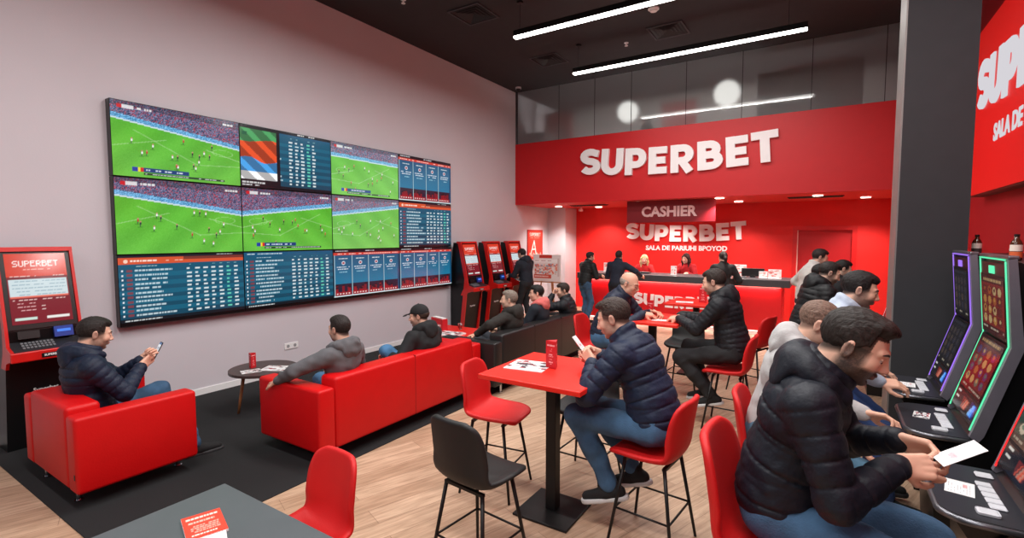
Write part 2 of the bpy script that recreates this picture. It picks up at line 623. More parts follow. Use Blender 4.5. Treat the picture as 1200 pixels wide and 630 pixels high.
class Field:
    def __init__(s):
        s.ops = []

    def cone(s, a, b, ra, rb, k=0.02, sq=None, quilt=None, kind='u'):
        a, b = np.asarray(a, float), np.asarray(b, float)
        ba = b - a
        L2 = max(1e-9, ba @ ba)
        r = max(ra, rb)

        def fn(X, Y, Z):
            x, y, z = X - a[0], Y - a[1], Z - a[2]
            t = np.clip((x * ba[0] + y * ba[1] + z * ba[2]) / L2, 0, 1)
            qx, qy, qz = x - t * ba[0], y - t * ba[1], z - t * ba[2]
            q2 = qx * qx + qy * qy + qz * qz
            if sq is not None:
                c = qx * sq[0][0] + qy * sq[0][1] + qz * sq[0][2]
                q2 = q2 + c * c * (1 / sq[1] ** 2 - 1)
            d = np.sqrt(q2) - (ra + (rb - ra) * t)
            if quilt is not None:
                d = d - s.q(quilt, x, y, z)
            return d
        s.ops.append((kind, fn, np.minimum(a, b) - r, np.maximum(a, b) + r, k))

    @staticmethod
    def q(quilt, x, y, z):
        dr, lam, amp = quilt
        ph_ = (x * dr[0] + y * dr[1] + z * dr[2]) * (PI / lam)
        s_ = np.minimum(1.0, np.abs(np.sin(ph_)) / .45)
        return amp * (s_ * (2 - s_) + .25 * np.abs(np.sin(ph_)) - 1.0)

    def ell(s, c, r, R=None, k=0.02, quilt=None, kind='u'):
        """R: rows = local axes"""
        c = np.asarray(c, float)
        r = np.asarray(r, float)
        A = np.eye(3) if R is None else np.asarray(R, float)
        rm = r.max()

        def fn(X, Y, Z):
            x, y, z = X - c[0], Y - c[1], Z - c[2]
            u = [(x * A[i][0] + y * A[i][1] + z * A[i][2]) / r[i] for i in range(3)]
            k0 = np.sqrt(u[0] ** 2 + u[1] ** 2 + u[2] ** 2)
            k1 = np.sqrt((u[0] / r[0]) ** 2 + (u[1] / r[1]) ** 2 + (u[2] / r[2]) ** 2)
            d = k0 * (k0 - 1) / np.maximum(k1, 1e-6)
            if quilt is not None:
                d = d - s.q(quilt, x, y, z)
            return d
        ext = np.sqrt(((A.T * r) ** 2).sum(1))
        s.ops.append((kind, fn, c - ext, c + ext, k))

    def half(s, p, n, k=0.004):
        """keep the side where (P-p).n < 0"""
        n = nrm(n)

        def fn(X, Y, Z):
            return (X - p[0]) * n[0] + (Y - p[1]) * n[1] + (Z - p[2]) * n[2]
        s.ops.append(('i', fn, None, None, k))

    def func(s, fn, k=0.004):
        s.ops.append(('i', fn, None, None, k))

    def add(s, fn):
        s.ops.append(('a', fn, None, None, 0))

    def mesh(s, h, noise=None, seed=0):
        lo = np.min([o[2] for o in s.ops if o[0] == 'u'], 0) - 3 * h - 0.012
        hi = np.max([o[3] for o in s.ops if o[0] == 'u'], 0) + 3 * h + 0.012
        n = np.maximum(4, np.ceil((hi - lo) / h).astype(int) + 1)
        ax = [(lo[i] + h * np.arange(n[i])).astype(np.float32) for i in range(3)]
        f = np.full(n, 0.12, np.float32)
        for kind, fn, a, b, k in s.ops:
            if a is None:
                i0, i1 = [0, 0, 0], n
            else:
                m = k + 2.5 * h + 0.012
                i0 = [max(0, int((a[i] - m - lo[i]) / h)) for i in range(3)]
                i1 = [min(n[i], int((b[i] + m - lo[i]) / h) + 2) for i in range(3)]
                if min(i1[i] - i0[i] for i in range(3)) <= 0:
                    continue
            sl = tuple(slice(i0[i], i1[i]) for i in range(3))
            X, Y, Z = ax[0][sl[0]][:, None, None], ax[1][sl[1]][None, :, None], ax[2][sl[2]][None, None, :]
            d = fn(X, Y, Z).astype(np.float32)
            if kind == 'u':
                f[sl] = smin(f[sl], d, k)
            elif kind == 'a':
                f[sl] = f[sl] + d
            elif kind == 's':
                f[sl] = -smin(-f[sl], d, k)
            else:
                f[sl] = -smin(-f[sl], -d, k)
        if noise:
            amp, fr = noise
            rs = np.random.RandomState(seed)
            X, Y, Z = ax[0][:, None, None], ax[1][None, :, None], ax[2][None, None, :]
            acc = 0
            for j in range(5):
                d = rs.normal(size=3)
                d *= fr * (0.7 + 0.25 * j) / np.linalg.norm(d)
                w = rs.normal(size=3) * fr * 0.6
                acc = acc + np.sin(X * d[0] + Y * d[1] + Z * d[2] + rs.rand() * 6 + 1.2 * np.sin(X * w[0] + Y * w[1] + Z * w[2]))
            f = f + amp * 0.4 * acc.astype(np.float32)
        # close the box
        f[0], f[-1], f[:, 0], f[:, -1], f[:, :, 0], f[:, :, -1] = .1, .1, .1, .1, .1, .1
        return nets(f, lo, h)


def nets(f, lo, h):
    s = f < 0
    nx, ny, nz = [v - 1 for v in f.shape]
    cnt = np.zeros((nx, ny, nz), np.uint8)
    offs = [(i, j, k) for i in (0, 1) for j in (0, 1) for k in (0, 1)]
    for i, j, k in offs:
        cnt += s[i:i + nx, j:j + ny, k:k + nz]
    act = (cnt > 0) & (cnt < 8)
    ci, cj, ck = np.nonzero(act)
    idx = np.full((nx, ny, nz), -1, np.int64)
    idx[ci, cj, ck] = np.arange(len(ci))
    acc = np.zeros((len(ci), 3))
    w = np.zeros(len(ci))
    F = {o: f[ci + o[0], cj + o[1], ck + o[2]].astype(np.float64) for o in offs}
    for o in offs:
        for d in range(3):
            if o[d] == 0:
                p = list(o)
                p[d] = 1
                p = tuple(p)
                fa, fb = F[o], F[p]
                m = (fa < 0) != (fb < 0)
                t = np.where(m, fa / np.where(m, fa - fb, 1), 0)
                q = np.zeros((len(ci), 3)) + np.array(o)
                q[:, d] += t
                acc += q * m[:, None]
                w += m
    V = acc / np.maximum(w, 1)[:, None] + np.stack([ci, cj, ck], 1)
    V = V * h + lo
    quads = []
    for d in range(3):
        a = [slice(None)] * 3
        b = [slice(None)] * 3
        a[d] = slice(0, -1)
        b[d] = slice(1, None)
        sa, sb = s[tuple(a)], s[tuple(b)]
        i, j, k = np.nonzero(sa != sb)
        g = [i, j, k]
        e1, e2 = (d + 1) % 3, (d + 2) % 3
        ok = (g[e1] > 0) & (g[e2] > 0) & (g[e1] < f.shape[e1] - 1) & (g[e2] < f.shape[e2] - 1)
        g = [v[ok] for v in g]
        inside = sa[tuple(g)]

        def cell(o1, o2):
            q = [v.copy() for v in g]
            q[e1] = q[e1] + o1
            q[e2] = q[e2] + o2
            return idx[q[0], q[1], q[2]]
        Q = np.stack([cell(-1, -1), cell(0, -1), cell(0, 0), cell(-1, 0)], 1)
        Q[~inside] = Q[~inside][:, ::-1]
        quads.append(Q)
    Q = np.concatenate(quads)
    Q = Q[(Q >= 0).all(1)]
    return V, Q


def basis(fwd, up):
    f = nrm(fwd)
    r = nrm(np.cross(f, up))
    return r, f, np.cross(r, f)


def rotm(yaw, pitch, roll=0):
    """columns right, forward, up after yaw (left +), pitch (down +), roll (right +); degrees"""
    y, p, r = map(math.radians, (yaw, pitch, roll))
    Rz = np.array([[math.cos(y), -math.sin(y), 0], [math.sin(y), math.cos(y), 0], [0, 0, 1]])
    Rx = np.array([[1, 0, 0], [0, math.cos(-p), -math.sin(-p)], [0, math.sin(-p), math.cos(-p)]])
    Ry = np.array([[math.cos(r), 0, math.sin(r)], [0, 1, 0], [-math.sin(r), 0, math.cos(r)]])
    return Rz @ Rx @ Ry


def ik(a, t, l1, l2, pole):
    d = t - a
    D = np.linalg.norm(d)
    D2 = min(D, (l1 + l2) * 0.995)
    u = d / max(D, 1e-6)
    t = a + u * D2
    x = (l1 * l1 - l2 * l2 + D2 * D2) / (2 * D2)
    y = math.sqrt(max(0, l1 * l1 - x * x))
    pole = np.asarray(pole, float)
    p = nrm(pole - u * (pole @ u))
    return a + u * x + p * y, t


LOD = {0: (0.0065, 0.0036, 0.0034, 0.0085), 1: (0.010, 0.0045, 0.0042, 0.011), 2: (0.014, 0.006, 0.0055, 0.015), 3: (0.018, 0.008, 0.007, 0.02)}


def build_head(F, T):
    """skull, face, ears and neck in the field; T maps head space (x right, y forward, z up) to person space"""
    A, o = T
    R = A.T            # rows = axes

    def p(x, y, z):
        return o + A @ V3(x, y, z)
    e = lambda c, r, k=.015, kind='u', RR=None: F.ell(p(*c), r, R if RR is None else RR, k, kind=kind)
    c = lambda a, b, ra, rb, k=.012, kind='u': F.cone(p(*a), p(*b), ra, rb, k, kind=kind)
    e((0, -.014, .034), (.074, .094, .082))
    e((0, .030, -.018), (.062, .064, .082), .025)
    e((0, .028, -.062), (.056, .052, .046), .025)          # jaw
    e((0, .066, -.092), (.024, .022, .018), .02)           # chin
    for s in (-1, 1):
        e((s * .040, .058, -.022), (.022, .026, .022), .02)   # cheek bone
        e((s * .048, .010, -.062), (.016, .028, .028), .02)   # jaw angle
        c((s * .012, .088, .026), (s * .042, .073, .024), .0075, .007, .014)   # brow
        e((s * .031, .098, .005), (.017, .013, .0105), .010, 's')             # socket
        c((s * .021, .0885, .0095), (s * .041, .0845, .0085), .0042, .0040, .004)   # upper lid
        c((s * .022, .0860, -.0085), (s * .040, .0820, -.0080), .0038, .0036, .004)  # lower lid
        c((s * .013, .098, -.034), (s * .010, .090, -.036), .0075, .006, .008)  # nostril wing
        # ear
        t = rotm(-s * 18, 0, 0)
        e((s * .0765, -.010, -.004), (.007, .018, .031), .006, RR=(A @ t).T)
        e((s * .0835, -.006, .001), (.004, .010, .018), .004, 's', RR=(A @ t).T)
    c((0, .089, .014), (0, .107, -.024), .0075, .0105, .012)     # nose bridge
    e((0, .108, -.028), (.0110, .0110, .0092), .008)             # nose tip
    e((0, .090, -.055), (.022, .012, .007), .006)                # upper lip
    e((0, .087, -.067), (.019, .011, .007), .006)                # lower lip
    F.cone(p(-.02, .103, -.0605), p(.02, .103, -.0605), .0022, .0022, .003, kind='s')
    e((0, .084, -.079), (.020, .008, .006), .006, 's')


def head_colors(V, T, skin, stub, stubc, hairc):
    """skin, lips, stubble and cropped sides as colours of the person's own body"""
    A, o = T
    P = (V - o) @ A
    x, y, z = P[:, 0], P[:, 1], P[:, 2]
    n = len(V)
    col = np.tile(np.array(skin, float), (n, 1))

    def mix(m, c, a):
        m = np.clip(m, 0, 1)[:, None] * a
        col[:] = col * (1 - m) + np.array(c, float) * m
    blob = lambda cx, cy, cz, r: np.clip(1.3 - np.sqrt((abs(x) - cx) ** 2 + (y - cy) ** 2 + (z - cz) ** 2) / r, 0, 1)
    mix(blob(.04, .08, -.025, .028), (212, 130, 112), .16)
    mix(blob(0, .115, -.028, .016), (212, 125, 108), .2)
    mix(blob(.08, -.01, 0, .03), (208, 120, 104), .25)
    if stub > 0:
        jaw = np.clip((-.030 - z) / .018, 0, 1) * np.clip((y + .035) / .03, 0, 1) * np.clip((z + .125) / .02, 0, 1)
        side = np.clip((.045 - abs(y - .012)) / .02, 0, 1) * np.clip((abs(x) - .05) / .01, 0, 1) * (z < .02) * (z > -.06)
        rs = np.random.RandomState(1)
        jit = 0.85 + 0.3 * rs.rand(n)
        mix(np.maximum(jaw, side * .8) * jit, stubc, stub)
    lips = ((abs(x) / .022) ** 2 + ((z + .061) / .0115) ** 2 < 1) & (y > .083)
    mix(lips.astype(float), (184, 104, 98), .7 if stub <= 0 else .35)
    # the cropped scalp under the hair
    sc = np.clip((z - (.56 * (y + .095) - .074)) / .022, 0, 1) * ((y < .045) | (z > .062))
    if hairc is not None:
        ear = (abs(x) > .0735) & (y > -.035) & (y < .02) & (z < .036) & (z > -.045)
        mix(sc * (1 - ear), hairc, .80)
    inner = ((abs(x) - .031) ** 2 + (z - .003) ** 2 < .006 ** 2) & (y > .07)
    return col


def hand_field(F, o, d, n, side, curl=0.5, spread=1.0, thumb=0.5, s=1.0):
    """o wrist, d towards the fingers, n out of the palm, side +1 right / -1 left"""
    d = nrm(d)
    n = nrm(np.asarray(n, float) - d * (np.asarray(n, float) @ d))
    t = nrm(np.cross(d, n)) * (-side)      # towards the thumb
    # right hand, fingers forward (y), palm down (-z): thumb points left (-x)
    P = lambda a, b, c: o + (d * a + t * b + n * c) * s
    F.cone(P(-.008, 0, 0), P(.012, 0, 0), .023 * s, .025 * s, .012, sq=(n, .75))
    for b in (.026, .009, -.009, -.025):
        F.cone(P(.01, b * .75, 0), P(.078 - abs(b - .009) * .25, b, 0), .0155 * s, .0115 * s, .010, sq=(n, .9))
    F.cone(P(.02, .02, .006), P(.045, .024, .010), .016 * s, .014 * s, .012)
    L = [(.040, .025, .020), (.044, .028, .021), (.041, .026, .020), (.032, .020, .018)]
    for i, b in enumerate((.027, .009, -.009, -.026)):
        base = P(.084 - abs(b - .009) * .3, b, 0)
        ang = 0.0
        dirn = nrm(d + t * (b - 0.0) * 3.0 * spread)
        r = (.0092, .0094, .0090, .0080)[i] * s
        cu = curl * (1 + .12 * i)
        q = base
        F.cone(P(.060, b, 0), base, r * 1.05, r * 1.08, .006)
        for j, l in enumerate(L[i]):
            ang += cu * (0.75, 1.05, 0.7)[j]
            dj = dirn * math.cos(ang) + n * math.sin(ang)
            q2 = q + dj * l * s
            F.cone(q, q2, r * (1.0, .93, .86)[j], r * (.93, .86, .76)[j], .0025)
            q = q2
    # thumb from the side of the palm
    b0 = P(.022, .024, .006)
    t1 = nrm(d * .62 + t * .72 * (1 - .3 * thumb) + n * (.25 + .5 * thumb))
    b1 = b0 + t1 * .040 * s
    t2 = nrm(d * .85 + t * (.35 - .35 * thumb) + n * (.15 + .5 * thumb))
    b2 = b1 + t2 * .032 * s
    t3 = nrm(d * .95 + t * (.1 - .4 * thumb) + n * (.1 + .45 * thumb))
    b3 = b2 + t3 * .024 * s
    F.cone(b0, b1, .0150 * s, .0115 * s, .008)
    F.cone(b1, b2, .0112 * s, .0102 * s, .003)
    F.cone(b2, b3, .0102 * s, .0082 * s, .003)


SKINM = None


def skin_mat():
    global SKINM
    if SKINM is None:
        SKINM = colmat('skin', rough=0.5)
        b = SKINM.node_tree.nodes['Principled BSDF']
        b.inputs['Subsurface Weight'].default_value = 0.0
        b.inputs['Subsurface Scale'].default_value = 0.01
        b.inputs['Subsurface Radius'].default_value = (1, .4, .2)
    return SKINM


def cmat(rgb, kind='puffer'):
    k = '%s_%d_%d_%d' % ((kind,) + tuple(rgb))
    if kind == 'puffer':
        return mat(k, rgb, 0.58, bump=0.35, bscale=48, vary=0.14, vscale=16, spec=0.35)
    if kind == 'denim':
        return mat(k, rgb, 0.85, bump=0.3, bscale=140, vary=0.30, vscale=9)
    if kind == 'hair':
        if k not in _M:
            m = mat(k, tuple(int(v * 1.0 + 4) for v in rgb), 0.55, bump=0.5, bscale=1.0, vary=0.5, vscale=1.0, spec=.3)
            nt = m.node_tree
            mp = nt.nodes.new('ShaderNodeMapping')
            mp.inputs['Scale'].default_value = (420, 70, 70)
            tc = [n for n in nt.nodes if n.type == 'TEX_COORD'][0]
            nt.links.new(tc.outputs['Object'], mp.inputs['Vector'])
            for n in nt.nodes:
                if n.type == 'TEX_NOISE':
                    nt.links.new(mp.outputs['Vector'], n.inputs['Vector'])
        return _M[k]
    return mat(k, rgb, 0.85, bump=0.25, bscale=120, vary=0.12, vscale=14)


def skinned(name, V, Q, m, parent, col=None):
    me = mesh_np(name, V, Q, smooth=True)
    if col is not None:
        a = np.asarray(col) / 255.0
        a = np.where(a <= 0.04045, a / 12.92, ((a + 0.055) / 1.055) ** 2.4)
        c4 = np.ones((len(V), 4), np.float32)
        c4[:, :3] = a
        at = me.color_attributes.new('Col', 'FLOAT_COLOR', 'POINT')
        at.data.foreach_set('color', c4.ravel())
    return obj(name, me, m, parent)


def person(label, at, yaw, group=None, scale=1.05, lod=1, ph=0.80, lean=8, bend=12, twist=0, side_lean=0, head=(0, 12, 0), wide=1.0, belly=1.0,
           hr=(.20, .30, .95), hl=(-.20, .30, .95), er=(.5, -.4, -.8), el=(-.5, -.4, -.8),
           hand_r=((0, 1, 0), (-.5, 0, -1), .6, .5), hand_l=((0, 1, 0), (.5, 0, -1), .6, .5),
           fr=(.12, .30, .30), fl=(-.12, .30, .30), toe=(0, 0), kr=(.1, 1, .3), kl=(-.1, 1, .3), footpitch=0,
           top='puffer', top_rgb=(24, 34, 54), hood=False, collar=True, quilt=(0.058, 0.011), hoodc=None, shirt=None,
           legs_rgb=(58, 92, 124), legs_kind='denim', shoe_rgb=(20, 20, 22), sole_rgb=(44, 44, 46),
           skin=(224, 178, 154), hair='short', hair_rgb=(38, 28, 24), stub=0.35, cap=None, glasses=False, seed=0, seatpos=None):
    """one figure: continuous body (skin), with hair and clothing as its children. `at` = world x,y of the HEAD centre"""
    hj, hh, hf, ht = LOD[lod]
    root = thing('person', label, 'person', group=group)
    pel = V3(0, 0, ph)
    Rl = rotm(0, lean, side_lean)
    Ru = rotm(twist, lean + bend, side_lean)
    up1, up2 = Rl[:, 2], Ru[:, 2]
    sx, fw = Ru[:, 0], Ru[:, 1]
    waist = pel + up1 * .18
    chest = waist + up2 * .17
    neckb = waist + up2 * .325
    sh = {s: waist + up2 * .265 + sx * s * .178 * wide + fw * .01 for s in (1, -1)}
    Rh = rotm(head[0], head[1], head[2])
    Tn = neckb + up2 * .045 + fw * .018
    hc = Tn + Rh[:, 2] * .105 + Rh[:, 1] * .018 + fw * .006
    T = (Rh, hc)
    hip = {s: pel + V3(s * .092, 0.0, 0) for s in (1, -1)}
    arm = {}
    for s, w, po in ((1, hr, er), (-1, hl, el)):
        e_, w_ = ik(sh[s], V3(*w), .285, .255, po)
        arm[s] = (sh[s], e_, w_)
    leg = {}
    for s, a_, po in ((1, fr, kr), (-1, fl, kl)):
        k_, f_ = ik(hip[s], V3(*a_), .445, .43, po)
        leg[s] = (hip[s], k_, f_)
    # root placement from the head position
    cy, sy = math.cos(math.radians(yaw)), math.sin(math.radians(yaw))
    hx, hy = hc[0] * scale, hc[1] * scale
    root.location = (at[0] - (hx * cy - hy * sy), at[1] - (hx * sy + hy * cy), 0)
    root.rotation_euler = (0, 0, math.radians(yaw))
    root.scale = (scale,) * 3
    root['head_height'] = round(float(hc[2] * scale), 3)

    # ---- body: core, head and hands joined into one skin
    pieces = []
    F = Field()
    F.ell(pel + up1 * .03, (.150, .105, .12), Rl.T, .04)
    F.ell(waist, (.125, .095, .13), Ru.T, .04)
    F.ell(chest + up2 * .01, (.150, .10, .16), Ru.T, .04)
    F.cone(sh[-1] - sx * -.02, sh[1] - sx * .02, .05, .05, .04)
    F.cone(neckb - up2 * .03, hc + Rh @ V3(0, -.02, -.06), .060, .054, .03)
    for s in (1, -1):
        a0, a1, a2 = arm[s]
        F.cone(a0, a1, .046, .034, .02)
        F.cone(a1, a2, .032, .022, .01)
        b0, b1, b2 = leg[s]
        F.cone(b0, b1, .072, .050, .03)
        F.cone(b1, b2, .046, .034, .02)
        
    Vc, Qc = F.mesh(max(hj, .012) * 1.15)
    pieces.append((Vc, Qc, np.tile(np.array(skin, float), (len(Vc), 1))))
    F = Field()
    build_head(F, T)
    F.cone(neckb - up2 * .02 - fw * .005, hc + Rh @ V3(0, -.028, -.05), .062, .056, .022)
    Vh, Qh = F.mesh(hh)
    hc_rgb = None if hair in ('bald',) else hair_rgb
    pieces.append((Vh, Qh, head_colors(Vh, T, skin, stub, hair_rgb, hc_rgb)))
    for s, hd in ((1, hand_r), (-1, hand_l)):
        F = Field()
        hand_field(F, arm[s][2], hd[0], hd[1], s, hd[2], thumb=hd[3], s=1.08)
        F.cone(arm[s][2] - nrm(arm[s][2] - arm[s][1]) * .035, arm[s][2], .024, .026, .010)
        Vx, Qx = F.mesh(hf)
        c = np.tile(np.array(skin, float), (len(Vx), 1)) * np.array([1.0, .97, .96])
        pieces.append((Vx, Qx, c))
    off, VV, QQ, CC = 0, [], [], []
    for v, q, c in pieces:
        VV.append(v)
        QQ.append(q + off)
        CC.append(c)
        off += len(v)
    body = skinned('body', np.concatenate(VV), np.concatenate(QQ), skin_mat(), root, np.concatenate(CC))

    # ---- eyes and brows
    A, o = T
    P = lambda x, y, z: Vector(o + A @ V3(x, y, z))
    if lod <= 2:
        for sd in (-1, 1):
            bm = bmesh.new()
            bmesh.ops.create_uvsphere(bm, u_segments=12, v_segments=8, radius=.0115, matrix=Matrix.Translation(P(sd * .031, .0765, .001)))
            ey = obj('eye', bm, mat('eye_white', (205, 192, 186), 0.25, vary=0.05), body, smooth=True)  # white greyed, the shade around the eye is put into its colour
            bm = bmesh.new()
            bmesh.ops.create_uvsphere(bm, u_segments=10, v_segments=8, radius=.0062, matrix=Matrix.Translation(P(sd * .031, .0832, -.0018)))
            obj('iris', bm, mat('iris_brown', (46, 30, 24), 0.2, vary=0.3), ey, smooth=True)
            bm = bmesh.new()
            tube(bm, [P(sd * .014, .0945, .0245), P(sd * .030, .0905, .0290), P(sd * .047, .0775, .0235)], [.0034, .0042, .0022], 6)
            obj('eyebrow', bm, cmat(hair_rgb if hair != 'bald' else (90, 72, 62), 'hair'), root, smooth=True)
    if glasses:
        bm = bmesh.new()
        for s in (-1, 1):
            pts = [P(s * .031 + .021 * math.cos(t), .108 - .006 * abs(math.cos(t)), .002 + .015 * math.sin(t)) for t in np.linspace(0, 2 * PI, 17)]
            tube(bm, pts, .0014, 6)
            tube(bm, [P(s * .052, .104, .006), P(s * .076, .05, .008), P(s * .080, -.005, .006)], .0014, 6)
        tube(bm, [P(-.010, .112, .004), P(.010, .112, .004)], .0014, 6)
        g = obj('glasses', bm, BLACKMETAL, root, smooth=True)

    # ---- hair
    if hair and not cap:
        F = Field()
        hp = lambda x, y, z: o + A @ V3(x, y, z)
        R = A.T

        def keep(slope, z0, shift=0.0, temple=.018, width=.022, thick=.010):
            def fn(X, Y, Z):
                x, y, z = X - o[0], Y - o[1], Z - o[2]
                hx_ = x * A[0, 0] + y * A[1, 0] + z * A[2, 0]
                hy_ = x * A[0, 1] + y * A[1, 1] + z * A[2, 1]
                hz_ = x * A[0, 2] + y * A[1, 2] + z * A[2, 2]
                line = z0 + slope * (hy_ + .095)
                line = np.where(hy_ > .040, np.maximum(line, .046 + shift + np.clip((abs(hx_) - .040) / .02, 0, 1) * temple), line)
                line = line + .003 * np.sin(hx_ * 260 + seed) + .002 * np.sin(hx_ * 610)
                g_ = np.clip((line + width - hz_) / width, 0, 3)
                fr_ = np.clip((hy_ - .030) / .02, 0, 1)
                return g_ * (.0075 + fr_ * (thick - .0035)) + .0009 * np.sin(hx_ * 520 + 2.0 * np.sin(hz_ * 60 + hy_ * 35) + seed) + .0006 * np.sin(hx_ * 930 + hy_ * 90)
            return fn
        if hair in ('short', 'fade', 'quiff', 'thin'):
            tk = {'short': .0055, 'fade': .0035, 'quiff': .006, 'thin': .002}[hair]
            F.ell(hp(0, -.016, .036), (.0745 + tk * .35, .095 + tk, .083 + tk * 1.5), R, .01)
            if hair in ('quiff', 'fade'):
                F.ell(hp(0, .016, .094), (.058, .074, .030), R, .02)
            if hair == 'quiff':
                F.cone(hp(-.030, .044, .092), hp(.032, .046, .096), .018, .018, .03)
            if hair == 'short':
                F.ell(hp(0, .010, .080), (.062, .078, .043), R, .02)
            F.add(keep({'fade': .52, 'quiff': .54}.get(hair, .60), {'fade': -.078, 'quiff': -.080}.get(hair, -.090), width={'fade': .055, 'quiff': .050}.get(hair, .040), thick={'thin': .006}.get(hair, .011)))
            V, Q = F.mesh(hh, noise=(.0009, 190), seed=seed)
        elif hair == 'bald':
            F.ell(hp(0, -.018, .020), (.0765, .096, .080), R, .01)

            def fn(X, Y, Z):
                x, y, z = X - o[0], Y - o[1], Z - o[2]
                hy_ = x * A[0, 1] + y * A[1, 1] + z * A[2, 1]
                hz_ = x * A[0, 2] + y * A[1, 2] + z * A[2, 2]
                return np.maximum(np.maximum(-.055 + .62 * (hy_ + .095) - hz_, hz_ - .038), hy_ - .03)
            F.func(fn)
            V, Q = F.mesh(hh, noise=(.001, 210), seed=seed)
        elif hair == 'long':
            F.ell(hp(0, -.016, .036), (.084, .104, .096), R, .01)
            for s in (-1, 1):
                F.cone(hp(s * .070, .020, .04), hp(s * .082, .005, -.07), .026, .034, .03)
                F.cone(hp(s * .082, .005, -.07), hp(s * .075, .03, -.20), .036, .018, .03)
                F.cone(hp(s * .05, -.06, -.03), hp(s * .06, -.05, -.18), .05, .03, .03)
                F.cone(hp(0, .05, .108), hp(s * .072, .045, .035), .012, .016, .02)
            F.ell(hp(0, .085, -.03), (.052, .07, .085), R, .012, kind='s')
            V, Q = F.mesh(hh, noise=(.0022, 90), seed=seed)
        elif hair == 'ponytail':
            F.ell(hp(0, -.016, .036), (.080, .100, .090), R, .01)
            F.add(keep(.55, -.060))
            F.cone(hp(0, -.10, .04), hp(0, -.135, -.02), .028, .032, .015)
            F.cone(hp(0, -.135, -.02), hp(0, -.115, -.20), .032, .014, .02)
            V, Q = F.mesh(hh, noise=(.002, 150), seed=seed)
        if len(V):
            skinned('hair', V, Q, cmat(hair_rgb, 'hair'), root)
    if cap:
        hp = lambda x, y, z: o + A @ V3(x, y, z)
        F = Field()
        F.ell(hp(0, -.012, .040), (.083, .102, .090), A.T, .01)
        F.half(hp(0, 0, .028), -(A[:, 2] + A[:, 1] * -.15))
        F.cone(hp(-.045, .095, .038), hp(.045, .095, .038), .012, .012, .01, sq=(A[:, 2], .5))
        F.cone(hp(-.038, .135, .028), hp(.038, .135, .028), .018, .018, .03, sq=(A[:, 2], .35))
        F.cone(hp(-.02, .155, .022), hp(.02, .155, .022), .014, .014, .03, sq=(A[:, 2], .35))
        F.ell(hp(0, -.012, .131), (.008, .008, .006), A.T, .004)
        V, Q = F.mesh(hh)
        skinned('cap', V, Q, cmat(cap, 'cloth'), root)
        F = Field()
        F.ell(hp(0, -.018, .026), (.0785, .099, .08), A.T, .01)
        F.func(lambda X, Y, Z: (lambda hy_, hz_: np.maximum(-.055 + .62 * (hy_ + .095) - hz_, hz_ - .03))(
            (X - o[0]) * A[0, 1] + (Y - o[1]) * A[1, 1] + (Z - o[2]) * A[2, 1], (X - o[0]) * A[0, 2] + (Y - o[1]) * A[1, 2] + (Z - o[2]) * A[2, 2]))
        V, Q = F.mesh(hh, noise=(.0015, 210))
        if len(V):
            skinned('hair', V, Q, cmat(hair_rgb, 'hair'), root)

    # ---- top garment
    lam, amp = quilt if top == 'puffer' else (0.06, 0.0)
    th = {'puffer': 1.0, 'hoodie': .9, 'shirt': .80, 'suit': .86}[top]
    g = lambda r: r * (0.78 + 0.22 * th)
    F = Field()
    qz = (up2, lam, amp) if amp else None
    F.ell(pel + up1 * .055, (.178 * th * wide * (.55 + .45 * belly), .148 * th * belly, .15), Rl.T, .04, quilt=(up1, lam, amp) if amp else None)
    F.ell(waist + Ru[:, 1] * .012 * belly, (.172 * th * wide * (.6 + .4 * belly), .142 * th * belly, .15), Ru.T, .05, quilt=qz)
    F.ell(chest + up2 * .02, (.192 * g(1) * wide, .138 * g(1), .175), Ru.T, .05, quilt=qz)
    F.cone(sh[-1] + sx * .01, sh[1] - sx * .01, .072 * g(1), .072 * g(1), .05)
    F.cone(neckb - up2 * .01, neckb + up2 * .0, .085, .085, .05)
    for s in (1, -1):
        a0, a1, a2 = arm[s]
        u1, u2 = nrm(a1 - a0), nrm(a2 - a1)
        F.cone(a0, a1, .078 * g(1), .060 * g(1), .03, quilt=(u1, lam * .9, amp * .8) if amp else None)
        F.cone(a1, a1 + (a2 - a1) * .90, .061 * g(1), .044 * g(1), .02, quilt=(u2, lam * .9, amp * .8) if amp else None)
        F.cone(a1 + (a2 - a1) * .88, a1 + (a2 - a1) * .97, .038, .037, .008)
    # bust cut flat at the hem
    F.half(pel - up1 * .055, -up1, .01)
    fb = -fw
    if collar:
        n0 = Tn - up2 * .004
        for i in range(15):
            t0, t1 = [2 * PI * (i + j) / 15 for j in (0, 1)]
            q = [n0 + sx * math.sin(t) * .070 + fw * math.cos(t) * .068 + up2 * (.012 - .022 * math.cos(t)) for t in (t0, t1)]
            F.cone(q[0], q[1], .020, .020, .018)
    V, Q = F.mesh(hj, noise=(.0022 if top == 'puffer' else .0046, 62 if top == 'puffer' else 36), seed=seed)
    jacket = skinned({'puffer': 'padded_jacket', 'hoodie': 'hooded_top', 'shirt': 'shirt', 'suit': 'jacket'}[top], V, Q, cmat(top_rgb, 'puffer' if top == 'puffer' else 'cloth'), root)
    if hood:
        F = Field()
        pts = []
        for i in range(9):
            t = math.radians(-130 + 260 * i / 8)
            drop = -.005 - .050 * (1 - math.cos(t)) / 2
            pts.append(Tn - up2 * (.015) + sx * math.sin(t) * .100 - fw * (math.cos(t) * .095 - .0) + up2 * (.02 * math.cos(t)) + up2 * drop * .6)
        for i in range(8):
            r0 = .032 + .020 * math.sin(PI * i / 8)
            r1 = .032 + .020 * math.sin(PI * (i + 1) / 8)
            F.cone(pts[i], pts[i + 1], r0, r1, .02)
        F.ell(Tn - fw * .115 - up2 * .055, (.105, .050, .085), Ru.T, .03)
        V, Q = F.mesh(hj, noise=(.005, 45), seed=seed + 3)
        skinned('hood', V, Q, cmat(hoodc or top_rgb, 'puffer' if top == 'puffer' else 'cloth'), jacket)
